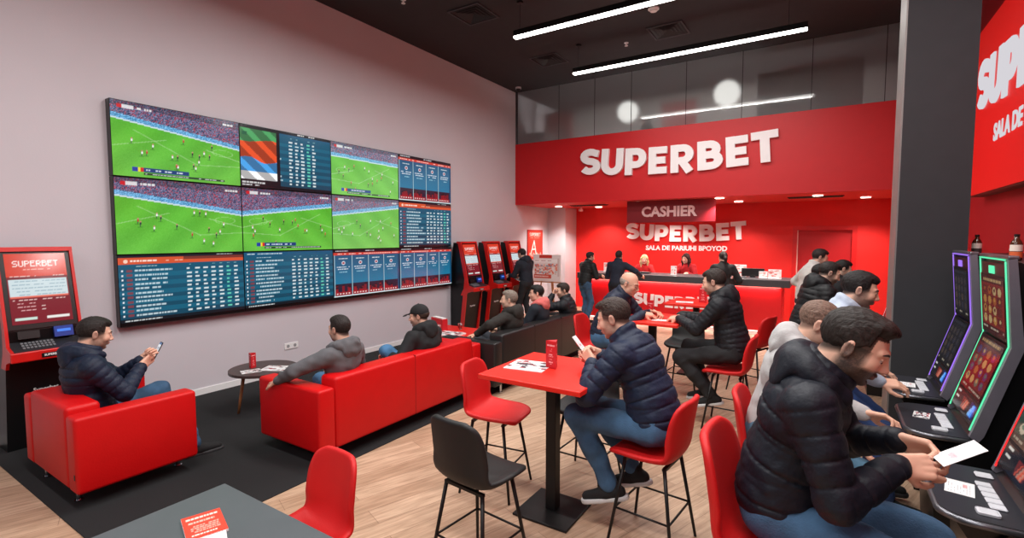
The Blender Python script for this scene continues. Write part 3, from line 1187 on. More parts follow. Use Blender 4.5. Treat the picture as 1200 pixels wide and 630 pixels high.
    if shirt:
        F = Field()
        for i in range(12):
            t0, t1 = [2 * PI * (i + j) / 12 for j in (0, 1)]
            q = [Tn + sx * math.sin(t) * .060 + fw * math.cos(t) * .060 + up2 * (.026 - .018 * math.cos(t)) for t in (t0, t1)]
            F.cone(q[0], q[1], .012, .012, .01)
        V, Q = F.mesh(hj)
        skinned('collar', V, Q, cmat(shirt, 'cloth'), jacket)

    # ---- trousers
    F = Field()
    F.ell(pel + V3(0, -.005, .0) + up1 * .02, (.162 * wide, .128, .125), Rl.T, .04)
    for s in (1, -1):
        b0, b1, b2 = leg[s]
        F.cone(b0, b1, .094, .068, .04)
        F.cone(b1, b1 + (b2 - b1) * .45, .068, .062, .03)
        F.cone(b1 + (b2 - b1) * .4, b1 + (b2 - b1) * .93, .062, .053, .03)
        F.cone(b1 + (b2 - b1) * .9, b2, .046, .044, .02)
    V, Q = F.mesh(ht, noise=(.006, 32), seed=seed + 7)
    skinned('trousers', V, Q, cmat(legs_rgb, legs_kind), root)

    # ---- shoes
    for s, ty in ((1, toe[0]), (-1, toe[1])):
        b2 = leg[s][2]
        R = rotm(ty, footpitch)
        rr, ff, uu = R[:, 0], R[:, 1], R[:, 2]
        base = b2 - uu * .088
        F = Field()
        F.cone(base + uu * .045 - ff * .045, base + uu * .05 + ff * .04, .038, .040, .02)
        F.cone(base + uu * .045 + ff * .03, base + uu * .034 + ff * .165, .040, .030, .02)
        F.cone(base + uu * .06 - ff * .015, b2 + uu * .012 - ff * .01, .038, .040, .02)
        F.half(base + uu * .018, -uu)
        V, Q = F.mesh(hh * 1.3)
        so = skinned('shoe', V, Q, cmat(shoe_rgb, 'cloth'), root)
        F = Field()
        F.cone(base + uu * .012 - ff * .055, base + uu * .012 + ff * .17, .040, .038, .02)
        F.cone(base + uu * .012 + ff * .08, base + uu * .012 + ff * .15, .045, .042, .02)
        F.half(base + uu * .026, uu)
        F.half(base, -uu)
        V, Q = F.mesh(hh * 1.3)
        skinned('sole', V, Q, mat('sole_%d' % sole_rgb[0], sole_rgb, .6), so)
    # child objects are in person space; helpers for held things
    M = Matrix.Translation(root.location) @ Matrix.Rotation(math.radians(yaw), 4, 'Z') @ Matrix.Scale(scale, 4)
    return root, dict(M=M, arm=arm, head=hc, leg=leg, pel=pel)
# ---------------------------------------------------------------- the hall
XL, XR, YB, YG, ZC = -6.64, 1.75, 13.0, 10.58, 5.55      # left wall, right wall, alcove back wall, glass line, ceiling
YF = -3.2
obj('floor', bxm(XL - .1, XR + .1, YF, YB + .1, -0.12, 0.0), wood_floor())['kind'] = 'structure'
structure('ceiling', bxm(XL - .1, XR + .1, YF, YB + .1, ZC, ZC + .15), CEILM)
structure('wall_left', bxm(XL - .15, XL, YF, YB, 0.0, ZC), WALLM)
structure('wall_right', bxm(XR, XR + .15, YF, YB, 0.0, ZC), mat('deep_red_wall_paint', (172, 12, 26), .6, vary=.02, bump=.05))
# back wall with its doorway
bm = bmesh.new()
DX0, DX1, DZ = -0.60, 0.43, 2.15
for a in ((XL, DX0, 0, ZC), (DX1, XR, 0, ZC), (DX0, DX1, DZ, ZC)):
    box(bm, a[0], a[1], YB, YB + .15, a[2], a[3])
structure('wall_back', bm, REDWALL)
structure('baseboard_left', rbox(XL, XL + .015, YF, 12.3, 0.0, .09, .004, 1), WHITE)
# white pillar in the rear left corner
structure('pillar', bxm(XL, -6.10, 12.3, YB, 0.0, 2.8), WALLM)
# door leaf and frame
d = obj('door_1', bxm(DX0, DX1, YB + .07, YB + .115, 0.0, DZ), mat('red_door_paint', (186, 10, 20), .5, vary=.02))
d['kind'] = 'structure'
bm = bmesh.new()
tube(bm, [(DX0 + .1, YB + .07, 1.05), (DX0 + .1, YB + .02, 1.05), (DX0 + .22, YB + .02, 1.05)], .009, 8)
obj('door_handle', bm, CHROME, d, smooth=True)
bm = bmesh.new()
for a in ((DX0 - .09, DX0, 0, DZ + .09), (DX1, DX1 + .09, 0, DZ + .09), (DX0, DX1, DZ, DZ + .09)):
    box(bm, a[0], a[1], YB - .015, YB, a[2], a[3])
structure('trim_1', bm, mat('red_door_frame', (206, 14, 14), .45, vary=.02))
bm = bmesh.new()
box(bm, DX0, DX0 + .02, YB - .005, YB + .07, 0, DZ)
structure('trim_2', bm, mat('pale_door_edge', (235, 190, 180), .5))

# red bulkhead over the cashier alcove: fascia, soffit and the mezzanine slab behind it
structure('fascia', bxm(XL, XR, YG, YG + .08, 2.8, 4.285), mat('red_fascia_paint', (200, 6, 16), .5, vary=.02, bump=.04))
structure('soffit', bxm(XL, XR, YG + .08, YB, 2.8, 2.9), mat('red_soffit_paint', (214, 60, 56), .55, vary=.02))
structure('mezzanine_floor', bxm(XL, XR, YG + .08, YB, 3.25, 3.4), mat('concrete_grey', (120, 118, 116), .8))
structure('mezzanine_wall', bxm(XL, XR, YB - .03, YB, 3.4, ZC), mat('grey_mezzanine_wall', (150, 145, 143), .8, vary=.12, vscale=1.2))

# square anthracite column with a paler sheet over its left side face
structure('column', bxm(.535, 1.03, 5.8, 6.30, 0, ZC), COLUMNM)
structure('trim_3', bxm(.523, .535, 5.80, 6.3, 0, ZC), mat('pale_column_side', (128, 124, 122), .45, metal=.3))

# dark carpet under the lounge
structure('carpet', rbox(XL + .015, -3.54, 1.15, 7.95, 0.0, .008, .002, 1), CARPET)

# glazing of the mezzanine
GL = frosted_glass()
gx = [XL, -5.45, -4.55, -3.7, -2.55, -1.5, -.35, .72, XR]
for i, (a, b) in enumerate(zip(gx, gx[1:])):
    w = obj('window_%d' % (i + 1), bxm(a + .006, b - .006, YG + .03, YG + .042, 4.285, ZC - .001), GL)
    w['kind'] = 'structure'
bm = bmesh.new()
for x in gx[1:-1]:
    box(bm, x - .006, x + .006, YG + .028, YG + .044, 4.285, ZC)
structure('trim_4', bm, mat('dark_glass_joint', (70, 68, 68), .5))
bm = bmesh.new()
box(bm, XL, XL + .05, YG + .01, YG + .06, 4.285, ZC)
structure('trim_5', bm, mat('glazing_post', (74, 74, 78), .5))
# two round lamps, a red panel, dark cupboards and a person up on the mezzanine
for i, (x, z, s) in enumerate(((-4.15, 4.98, .30), (-1.95, 5.08, .33))):
    t = thing('globe_lamp', ['left of the two round lamps glowing behind the frosted glass', 'right of the two round lamps glowing behind the frosted glass'][i], 'lamp', (x, YG + 1.1, 0), 0, 'globe lamps on the mezzanine')
    bm = bmesh.new()
    bmesh.ops.create_uvsphere(bm, u_segments=24, v_segments=16, radius=s * .8, matrix=Matrix.Translation((0, 0, z)))
    obj('lamp_globe', bm, emit('globe_glow', (255, 252, 246), 2.2), t, smooth=True)
    obj('cord', tube(bmesh.new(), [(0, 0, z + s * .8), (0, 0, ZC)], .006, 6), BLACKMETAL, t)
area('mezzanine_fill', (-2.6, 11.9, 3.5), (6, .6), 130, (1, .97, .93), (PI, 0, 0))  # unseen uplight added behind the fascia to brighten the mezzanine
for x0, x1, z0, z1, y, lab in ((-3.5, -2.7, 4.3, 5.2, 12.2, 'red panel standing behind the middle of the frosted glass'), (-6.4, -5.6, 4.0, 5.2, 11.6, 'red panel behind the left end of the frosted glass'),
                               (-1.0, .3, 5.0, 5.5, 12.0, 'red panel high behind the right of the frosted glass')):
    t = thing('display_panel', lab, 'panel', (0, y, 0))
    obj('panel', rbox(x0, x1, 0, .05, z0, z1, .01, 1), mat('dull_red_panel', (170, 30, 30), .6), t)
    obj('foot', rbox(x0 + .1, x1 - .1, -.15, .2, 3.4, 3.45, .01, 1), BLACKMETAL, t)
    obj('post', rbox((x0 + x1) / 2 - .03, (x0 + x1) / 2 + .03, .0, .05, 3.45, z0, .005, 1), BLACKMETAL, t)
for x0, x1, z1, y, lab in ((-1.25, .42, 5.12, 10.75, 'tall grey cupboard behind the right of the frosted glass'), (-6.5, -5.85, 4.55, 10.72, 'low dark cupboard behind the left end of the frosted glass')):
    t = thing('cupboard', lab, 'cupboard', (0, y, 0))
    obj('carcass', rbox(x0, x1, 0, .45, 3.4, z1, .008, 1), mat('cupboard_grey', (62, 62, 64), .6), t)
    n = 2
    for k in range(n):
        w = (x1 - x0) / n
        obj('door', rbox(x0 + k * w + .01, x0 + (k + 1) * w - .01, -.02, 0, 3.45, z1 - .02, .004, 1), mat('cupboard_grey', (62, 62, 64), .6), t)

# ---------------------------------------------------------------- big logotypes
def sign_letters(name, label, cat, origin, right, up, word_w, depth, M=LETTER, group=None, **kw):
    t = thing(name, label, cat, origin, 0, group)
    build_logo(t, name, 'SUPERBET', word_w, depth, M, plane_frame((0, 0, 0), right, up), **kw)
    return t


sign_letters('wall_lettering', 'large white SUPERBET letters mounted on the red fascia', 'sign', (-2.84, YG, 3.32), (1, 0, 0), (0, 0, 1), 4.05, .07)
t = sign_letters('wall_lettering', 'white SUPERBET letters on the red wall behind the cashiers', 'sign', (-3.13, YB, 1.88), (1, 0, 0), (0, 0, 1), 2.98, .05)
put_text('subtitle_letters', 'SALA DE PARIUHI BPOYOD', .165, plane_frame((0.06, 0, -.22), (1, 0, 0), (0, 0, 1)), LETTER, t, depth=.01, bold=.006)

# hanging CASHIER board
t = thing('cashier_sign', 'dark red hanging board reading CASHIER above the counter', 'sign', (-2.95, 11.0, 2.3))
obj('board', rbox(-.95, .95, 0, .04, 0.02, .5, .006, 1), mat('dark_red_board', (136, 10, 26), .5, vary=.03), t)
put_text('letters', 'CASHIER', .30, plane_frame((-.02, -.001, .155), (1, 0, 0), (0, 0, 1)), mat('pale_pink_letters', (240, 205, 205), .5), t, depth=.008, bold=.011)

# illuminated box sign on the right wall
LITRED = mat('lit_red_face', (214, 22, 18), .4, vary=.01)
LITRED.node_tree.nodes['Principled BSDF'].inputs['Emission Color'].default_value = lin((228, 26, 20))
LITRED.node_tree.nodes['Principled BSDF'].inputs['Emission Strength'].default_value = .35
t = thing('lightbox_sign', 'large illuminated red SUPERBET box sign on the right wall', 'sign', (1.6, 0, 0))
bm = rbox(0, XR - 1.6, 4.1, 9.02, 2.53, 4.68, .01, 1)
obj('housing', bm, mat('dark_sign_housing', (60, 8, 10), .5), t)
obj('face', bxm(-.012, 0, 4.12, 9.0, 2.55, 4.66), LITRED, t)
WL = emit('lit_white_letters', (225, 222, 228), .9)
build_logo(t, 'l', 'SUPERBET', 4.25, .02, WL, plane_frame((-.012, 6.70, 3.52), (0, -1, 0), (0, 0, 1)))
put_text('subtitle_letters', 'SALA DE PARIURI', .27, plane_frame((-.012, 6.95, 3.12), (0, -1, 0), (0, 0, 1)), WL, t, depth=.006, bold=.008)

# ---------------------------------------------------------------- lamps and fittings of the ceiling
for i, (y, x0, x1, lab) in enumerate(((8.62, -4.13, -.36, 'long black linear pendant lamp nearest the frosted glass'), (6.6, -4.16, -.2, 'long black linear pendant lamp nearer the camera, cut by the top edge'))):
    t = thing('pendant_lamp', lab, 'lamp', (0, y, 5.05), 0, 'linear pendant lamps under the dark ceiling')
    obj('housing', rbox(x0, x1, -.045, .045, .0, .085, .006, 1), BLACKMETAL, t)
    obj('diffuser', rbox(x0 + .005, x1 - .005, -.042, .042, -.028, .0, .004, 1), LEDW, t)
    for x in (x0 + .1, x1 - .25):
        obj('suspension_wire', tube(bmesh.new(), [(x, 0, .08), (x, 0, ZC - 5.05 - .03)], .003, 6), BLACKMETAL, t)
        obj('ceiling_cup', cyl(bmesh.new(), (x, 0, ZC - 5.05 - .03), .05, .03, 16), BLACKMETAL, t)
for i, (x, y, lab) in enumerate(((-4.9, 6.55, 'square black ceiling air vent left of the pendant lamps'), (-4.85, 9.0, 'square black ceiling air vent near the rear left corner'), (-2.45, 8.85, 'square black ceiling air vent behind the rear pendant lamp'))):
    t = thing('air_vent', lab, 'vent', (x, y, ZC), 0, 'ceiling air vents')
    VM = mat('vent_black', (16, 16, 18), .6)
    bm = bmesh.new()
    for a in ((-.3, .3, -.3, -.27), (-.3, .3, .27, .3), (-.3, -.27, -.27, .27), (.27, .3, -.27, .27)):
        box(bm, a[0], a[1], a[2], a[3], -.02, 0)
    obj('frame', bm, mat('vent_frame', (58, 56, 60), .6), t)
    for k in range(4):
        s_ = .25 - k * .06
        bm = bmesh.new()
        for q in range(4):
            M = Matrix.Rotation(q * PI / 2, 4, 'Z')
            v = [bm.verts.new(M @ Vector(p)) for p in ((-s_, -s_, -.018), (s_, -s_, -.018), (s_ - .04, -s_ + .04, -.003), (-s_ + .04, -s_ + .04, -.003))]
            bm.faces.new(v)
        obj('louvre', bm, VM, t)
t = thing('smoke_detector', 'round white smoke detector on the dark ceiling', 'detector', (-2.42, 7.9, ZC))
obj('base', cyl(bmesh.new(), (0, 0, -.02), .085, .02, 28), WHITE, t, smooth=False)
obj('sensor_dome', cyl(bmesh.new(), (0, 0, -.05), .05, .03, 28, .07), WHITE, t)
for (x, y, lab) in ((-5.5, 5.6, 'small white sprinkler head near the left wall'), (-3.25, 9.0, 'small sprinkler head above the rear pendant lamp'), (-2.62, 7.45, 'small white sprinkler head beside the smoke detector')):
    t = thing('sprinkler', lab, 'sprinkler', (x, y, ZC), 0, 'sprinkler heads')
    obj('stem', cyl(bmesh.new(), (0, 0, -.05), .012, .05, 10), WHITE, t)
    obj('deflector', cyl(bmesh.new(), (0, 0, -.06), .03, .008, 14), WHITE, t)
    obj('escutcheon', cyl(bmesh.new(), (0, 0, -.01), .04, .01, 16), WHITE, t)
t = thing('security_camera', 'small white dome camera in the rear left ceiling corner', 'camera', (-6.35, 10.25, ZC))
obj('base', cyl(bmesh.new(), (0, 0, -.04), .07, .04, 20), WHITE, t)
bm = bmesh.new()
bmesh.ops.create_uvsphere(bm, u_segments=16, v_segments=10, radius=.055, matrix=Matrix.Translation((0, 0, -.05)))
obj('dome', bm, BLACK, t, smooth=True)

# recessed spotlights in the soffit
spots = [(-5.95, 11.6), (-5.15, 12.35), (-3.65, 11.1), (-3.35, 12.2), (-1.9, 10.85), (-1.72, 12.1), (-.2, 11.2), (.6, 12.2)]
nm = ['far left by the white pillar', 'left end of the rear row', 'left front, beside the CASHIER board', 'behind the CASHIER board', 'front row, right of the CASHIER board', 'rear row, above the counter end', 'front row, before the red door', 'near the right wall']
for (x, y), n_ in zip(spots, nm):
    t = thing('recessed_spotlight', 'small round recessed spotlight in the red soffit, ' + n_, 'spotlight', (x, y, 2.8), 0, 'recessed spotlights in the soffit')
    bm = bmesh.new()
    for k in range(24):
        a0, a1 = 2 * PI * k / 24, 2 * PI * (k + 1) / 24
        v = [bm.verts.new((r * math.cos(a), r * math.sin(a), z)) for r, a, z in ((.11, a0, -.002), (.11, a1, -.002), (.085, a1, -.014), (.085, a0, -.014))]
        bm.faces.new(v)
    obj('trim_ring', bm, WHITE, t)
    obj('lens', cyl(bmesh.new(), (0, 0, -.018), .085, .014, 20), emit('spot_glow', (255, 236, 214), 14.0), t)
    l = bpy.data.lights.new('spot', 'SPOT')
    l.energy = 210 if y > 11.8 else 190
    l.color = (1.0, .90, .82)
    l.spot_size = math.radians(120)
    l.spot_blend = .7
    l.shadow_soft_size = .05
    o = bpy.data.objects.new('spotlight_beam', l)
    C.objects.link(o)
    o.location = (x, y, 2.77)
t = thing('soffit_grille', 'dark rectangular grille in the soffit above the left of the counter', 'vent', (-5.1, 11.6, 2.8), 0, 'dark grilles in the red soffit')
t2 = thing('soffit_grille', 'dark rectangular grille in the soffit before the red door', 'vent', (-.25, 11.6, 2.8), 0, 'dark grilles in the red soffit')
for g_ in (t, t2):
    obj('frame', rbox(-.48, .48, -.11, .11, -.014, 0, .004, 1), BLACKMETAL, g_)
    for k in range(5):
        obj('slat', rbox(-.46, .46, -.09 + k * .04, -.075 + k * .04, -.024, -.014, .002, 1), BLACK, g_)
t = thing('security_camera', 'small white camera under the soffit at the left corner of the red wall', 'camera', (-5.75, 12.55, 2.8))
obj('mount', cyl(bmesh.new(), (0, 0, -.05), .03, .05, 14), WHITE, t)
obj('camera_body', rbox(-.04, .04, -.09, .05, -.10, -.04, .012, 2), WHITE, t)

# wall socket and its plates under the video wall
t = thing('wall_socket', 'small white double socket on the wall under the screens', 'socket', (XL, 4.35, .40))
obj('plate', rbox(0, .012, -.11, .11, -.045, .045, .004, 2), WHITE, t)
for k in (-1, 1):
    bm = bmesh.new()
    tube(bm, [(.012, k * .055, 0), (.0135, k * .055, 0)], .024, 16)
    obj('socket_well', bm, mat('socket_grey', (150, 150, 152), .5), t)
# ---------------------------------------------------------------- pictures shown on the screens
def football(seed, W=176, H=102, slope=.12, flip=False, crowd=.30, score=True, bright=1.0):
    rng = random.Random(seed)
    rs = np.random.RandomState(seed)
    im = Img(W, H, (78, 168, 34))
    Y, X = np.mgrid[0:H, 0:W].astype(float)
    Xs = (W - 1 - X) if flip else X
    # mown pitch
    st = np.sin((Xs * .9 + Y * 1.1) / 9.0)
    im.a[:] = np.array((84, 180, 44)) + st[..., None] * np.array((6, 8, 4)) + rs.normal(size=(H, W, 1)) * 3
    im.a[:] += (Y / H)[..., None] * np.array((18, 8, 20))
    hor = crowd * H + slope * (Xs - W * .3)
    cr = Y < hor
    n = rs.rand(H, W, 1)
    crowdc = np.array((40, 52, 84)) + n * np.array((120, 108, 112)) - 12
    red = rs.rand(H, W) > .86
    crowdc[red] = (190, 60, 70)
    im.a[cr] = crowdc[cr]
    b = (Y >= hor - 8) & (Y < hor - 2)
    im.a[b] = np.array((50, 120, 165)) + n[b] * 90
    b2 = (Y >= hor - 2) & (Y < hor)
    im.a[b2] = (205, 225, 230)
    b3 = (Y < hor * .25)
    im.a[b3] *= .75
    fx = (lambda x: W - 1 - x) if flip else (lambda x: x)
    wh = (200, 230, 190)
    im.line(fx(0), .60 * H, fx(.38 * W), .44 * H, wh, .42)
    im.line(fx(.15 * W), .36 * H, fx(.62 * W), .74 * H, wh, .42)
    im.line(fx(.62 * W), .74 * H, fx(W), .70 * H, wh, .4)
    im.line(fx(.70 * W), .50 * H, fx(W), .62 * H, wh, .5)
    im.ell(fx(.84 * W), .52 * H, .09 * W, .05 * H, wh, .4, ring=.12)
    for k in range(17):
        x, y = rng.uniform(.08, .92) * W, rng.uniform(.40, .86) * H
        if y < crowd * H + slope * (x - W * .3) + 4:
            continue
        c = rng.choice([(245, 245, 245), (245, 245, 245), (30, 34, 60), (40, 36, 44), (190, 40, 50)])
        im.rect(x, y, x + 2, y + 3, c)
        im.rect(x, y + 3, x + 1, y + 6, (60, 60, 70))
        im.rect(x, y - 2, x + 2, y, (190, 140, 110))
        im.rect(x - 3, y + 6, x + 3, y + 7, (40, 110, 20), .5)
    im.rect(8, 5, 28, 10, (240, 240, 240), .85)
    im.rect(8, 5, 14, 10, (200, 30, 40))
    im.words(32, 6, 50, (235, 235, 235), rng, 3)
    im.words(W - 26, 6, W - 6, (235, 235, 235), rng, 3)
    if score:
        im.rect(W * .13, H * .86, W * .17, H * .92, (30, 60, 160))
        im.rect(W * .17, H * .86, W * .19, H * .92, (240, 220, 50))
        im.rect(W * .19, H * .86, W * .21, H * .92, (210, 40, 40))
        im.rect(W * .21, H * .86, W * .55, H * .92, (18, 60, 120))
        im.words(W * .23, H * .885, W * .5, (225, 235, 245), rng, 2)
        im.rect(W * .21, H * .93, W * .85, H * .965, (14, 40, 34), .85)
        im.words(W * .22, H * .94, W * .84, (230, 235, 235), rng, 1)
    im.a *= bright
    if bright > 1:
        im.a[:] = im.a * .80 + np.array((190, 215, 200)) * .20
    return im


def odds(seed, W=176, H=112, header=True, rows=11, base=(14, 78, 104), hdr=(214, 84, 46), cols=7):
    rng = random.Random(seed)
    im = Img(W, H, base)
    Y = np.linspace(1.12, .85, H)[:, None, None]
    im.a[:] = im.a * Y
    y = 0
    if header:
        im.rect(0, 0, W, 4, (20, 24, 34))
        im.words(W * .72, 1, W * .9, (230, 230, 230), rng, 1)
        im.rect(0, 4, W, 15, hdr)
        im.rect(W * .48, 4, W, 9, (120, 50, 40))
        im.ell(9, 9.5, 3, 3, (250, 210, 190))
        im.words(15, 8, 48, (255, 235, 225), rng, 3, dens=1)
        im.words(60, 9, 84, (240, 180, 160), rng, 2)
        y = 15
    else:
        im.rect(0, 0, W, 8, (10, 84, 120))
        im.words(6, 3, 70, (210, 230, 235), rng, 2, dens=.9)
        y = 8
    im.words(22, y + 3, 48, (200, 225, 230), rng, 1)
    for k in range(cols):
        im.words(W * (.52 + .065 * k), y + 3, W * (.52 + .065 * k) + 4, (150, 200, 205), rng, 1)
    y0 = y + 7
    rh = (H - 8 - y0) / rows
    for r in range(rows):
        yy = y0 + r * rh
        if r % 2:
            im.rect(0, yy, W, yy + rh, (20, 104, 132), .7)
        im.rect(4, yy + rh * .3, 6, yy + rh * .3 + 3, (230, 235, 240))
        im.rect(10, yy + rh * .22, 17, yy + rh * .22 + 4, (150, 60, 66), .8)
        im.words(20, yy + rh * .3, 20 + rng.randint(30, 52), (215, 230, 235), rng, 3, .85, .97)
        for k in range(cols):
            c = (235, 240, 240) if k != cols - 2 else (110, 220, 190)
            x = W * (.50 + .068 * k)
            im.rect(x, yy + rh * .3, x + rng.choice([4, 6, 7]), yy + rh * .3 + 3, c, .9)
    im.rect(0, H - 6, W, H, (8, 18, 26))
    im.words(6, H - 4, 52, (220, 225, 225), rng, 2, dens=.95)
    return im


def fixtures(seed, W=150, H=112):
    rng = random.Random(seed)
    im = Img(W, H, (10, 70, 104))
    im.rect(0, 0, W, 7, (16, 18, 26))
    im.words(5, 2, 30, (225, 225, 230), rng, 2, dens=1)
    im.words(W * .45, 2, W * .6, (225, 225, 230), rng, 2, dens=1)
    im.rect(0, 7, W, 13, (206, 62, 50))
    im.words(4, 9, W - 4, (245, 210, 200), rng, 2)
    for k in range(4):
        x0, x1 = 3 + k * (W - 6) / 4, 1 + (k + 1) * (W - 6) / 4
        for j in range(int(13), H - 3):
            u = (j - 13) / (H - 16)
            c = np.array((24, 86, 122)) * (1 - u) + np.array((24, 132, 170)) * u if u < .7 else np.array((40, 30, 50))
            im.rect(x0, j, x1, j + 1, c)
        cx = (x0 + x1) / 2
        im.words(cx - 9, 20, cx + 9, (235, 240, 240), rng, 2, dens=1)
        im.ell(cx, 31, 4, 4.5, (220, 225, 235))
        im.ell(cx, 31, 2.4, 3, (160, 60, 70))
        im.words(cx - 13, 40, cx + 13, (235, 240, 245), rng, 2, dens=.9)
        im.words(cx - 11, 45, cx + 11, (235, 240, 245), rng, 2, dens=.9)
        im.words(cx - 8, 52, cx + 8, (160, 210, 225), rng, 2, dens=.9)
        for q in range(8):
            hx = x0 + rng.uniform(1, x1 - x0 - 2)
            hy = H - 22 + rng.uniform(-6, 6)
            im.ell(hx, hy, 2.4, 3.2, (44, 20, 30))
            im.rect(hx - 2.5, hy + 2, hx + 2.5, H - 8, (150, 24, 34), .8)
        im.rect(x0, H - 12, x1, H - 3, (168, 26, 36), .8)
        for q in range(5):
            im.rect(x0 + 3 + q * 6, H - 9, x0 + 6 + q * 6, H - 6, (240, 220, 220), .9)
        im.rect(x0 - 1, 13, x0, H - 3, (190, 225, 230))
    im.rect(0, H - 3, W, H, (210, 230, 235))
    return im


def odds_picture(seed, W=170, H=108):
    rng = random.Random(seed)
    im = odds(seed, W, H, header=False, rows=13, cols=5)
    im.rect(0, 0, W * .40, H, (12, 14, 20))
    n = int(W * .36)
    for j in range(6, H - 14):
        v = (j - 6) / (H - 20)
        for i in range(0, n, 2):
            u = i / n
            s_ = math.sin(u * 5 + v * 9 + seed)
            c = (70, 150, 90) if v < .22 + .04 * s_ else (214, 76, 34) if v < .60 + .05 * s_ else (60, 150, 215) if v < .84 else (235, 235, 235)
            im.rect(i, j, i + 2, j + 1, np.array(c) * (0.75 + .35 * (math.sin(u * 11 - v * 17) > .3)))
    im.rect(4, 12, 12, 18, (20, 90, 60))
    im.words(2, H - 10, 40, (225, 225, 225), rng, 3, dens=.9)
    im.words(2, H - 5, 30, (225, 225, 225), rng, 2, dens=.9)
    im.rect(W * .40, 0, W, 5, (16, 18, 26))
    im.words(W * .6, 1, W * .8, (230, 230, 230), rng, 2)
    return im


# ---------------------------------------------------------------- the video wall: 4 x 3 monitors
VY = [2.24, 3.63, 5.04, 6.47, 7.94]
VZ = [3.49, 2.66, 1.80, 1.0]
content = {
    (0, 0): (football(11), 'football match with a crowd, top left monitor of the wall'),
    (0, 1): (odds_picture(5), 'an orange picture beside an odds list, second monitor of the top row'),
    (0, 2): (football(23, slope=-.02, flip=True, bright=1.05), 'a pale football match, third monitor of the top row'),
    (0, 3): (fixtures(31), 'four blue fixture columns, top right monitor of the wall'),
    (1, 0): (football(42, score=False), 'football match, leftmost monitor of the middle row'),
    (1, 1): (football(57, flip=True), 'football match and score bar, second monitor of the middle row'),
    (1, 2): (football(64, score=False, crowd=.24, flip=True, bright=1.02), 'football match, third monitor of the middle row'),
    (1, 3): (odds(71, W=150, rows=11), 'odds list under an orange strip, right end of the middle row'),
    (2, 0): (odds(83, rows=11), 'odds table under an orange header, bottom left monitor'),
    (2, 1): (odds(95, header=False, rows=12), 'blue odds table, second monitor of the bottom row'),
    (2, 2): (fixtures(104), 'four blue fixture columns, third monitor of the bottom row'),
    (2, 3): (fixtures(117), 'four blue fixture columns, bottom right monitor'),
}
BEZEL = mat('black_bezel', (10, 10, 12), .3)
for (r, c), (im, lab) in content.items():
    y0, y1, z1, z0 = VY[c], VY[c + 1], VZ[r], VZ[r + 1]
    t = thing('monitor', 'flat monitor showing ' + lab, 'monitor', (XL + .002, (y0 + y1) / 2, (z0 + z1) / 2), 0, 'monitors of the video wall')
    w, h = y1 - y0, z1 - z0
    obj('housing', rbox(.0, .10, -w / 2 + .002, w / 2 - .002, -h / 2 + .002, h / 2 - .002, .004, 1), BEZEL, t)
    if r == 2:
        hh_ = h - .05
        oz = .018
    else:
        hh_, oz = h - .016, 0
    raster('screen', im, w - .014, hh_ - .004, plane_frame((.1015, 0, oz), (0, 1, 0), (0, 0, 1)), SCREEN, t)


# ---------------------------------------------------------------- betting terminals
def term_picture(seed):
    rng = random.Random(seed)
    im = Img(64, 84, (214, 60, 38))
    im.rect(0, 28, 64, 84, (120, 24, 36))
    im.text(8, 9, 'SUPERBET', (255, 245, 240), 1)
    im.words(18, 19, 46, (250, 200, 190), rng, 1)
    im.words(4, 27, 30, (240, 220, 215), rng, 1)
    im.words(48, 27, 60, (240, 220, 215), rng, 1)
    im.rect(2, 31, 62, 51, (206, 222, 226))
    for j in range(33, 50, 4):
        im.words(5, j, 60, (130, 165, 180), rng, 1, dens=.8)
    im.rect(2, 51, 62, 53, (230, 110, 90))
    im.words(4, 55, 58, (250, 225, 220), rng, 1)
    for j in (59, 63, 67):
        im.words(8, j, 26, (240, 190, 190), rng, 1)
        im.words(32, j, 36, (240, 220, 215), rng, 1)
    im.rect(4, 76, 26, 79, (200, 225, 215))
    im.rect(36, 76, 60, 79, (235, 235, 230))
    return im


TP = term_picture(3)


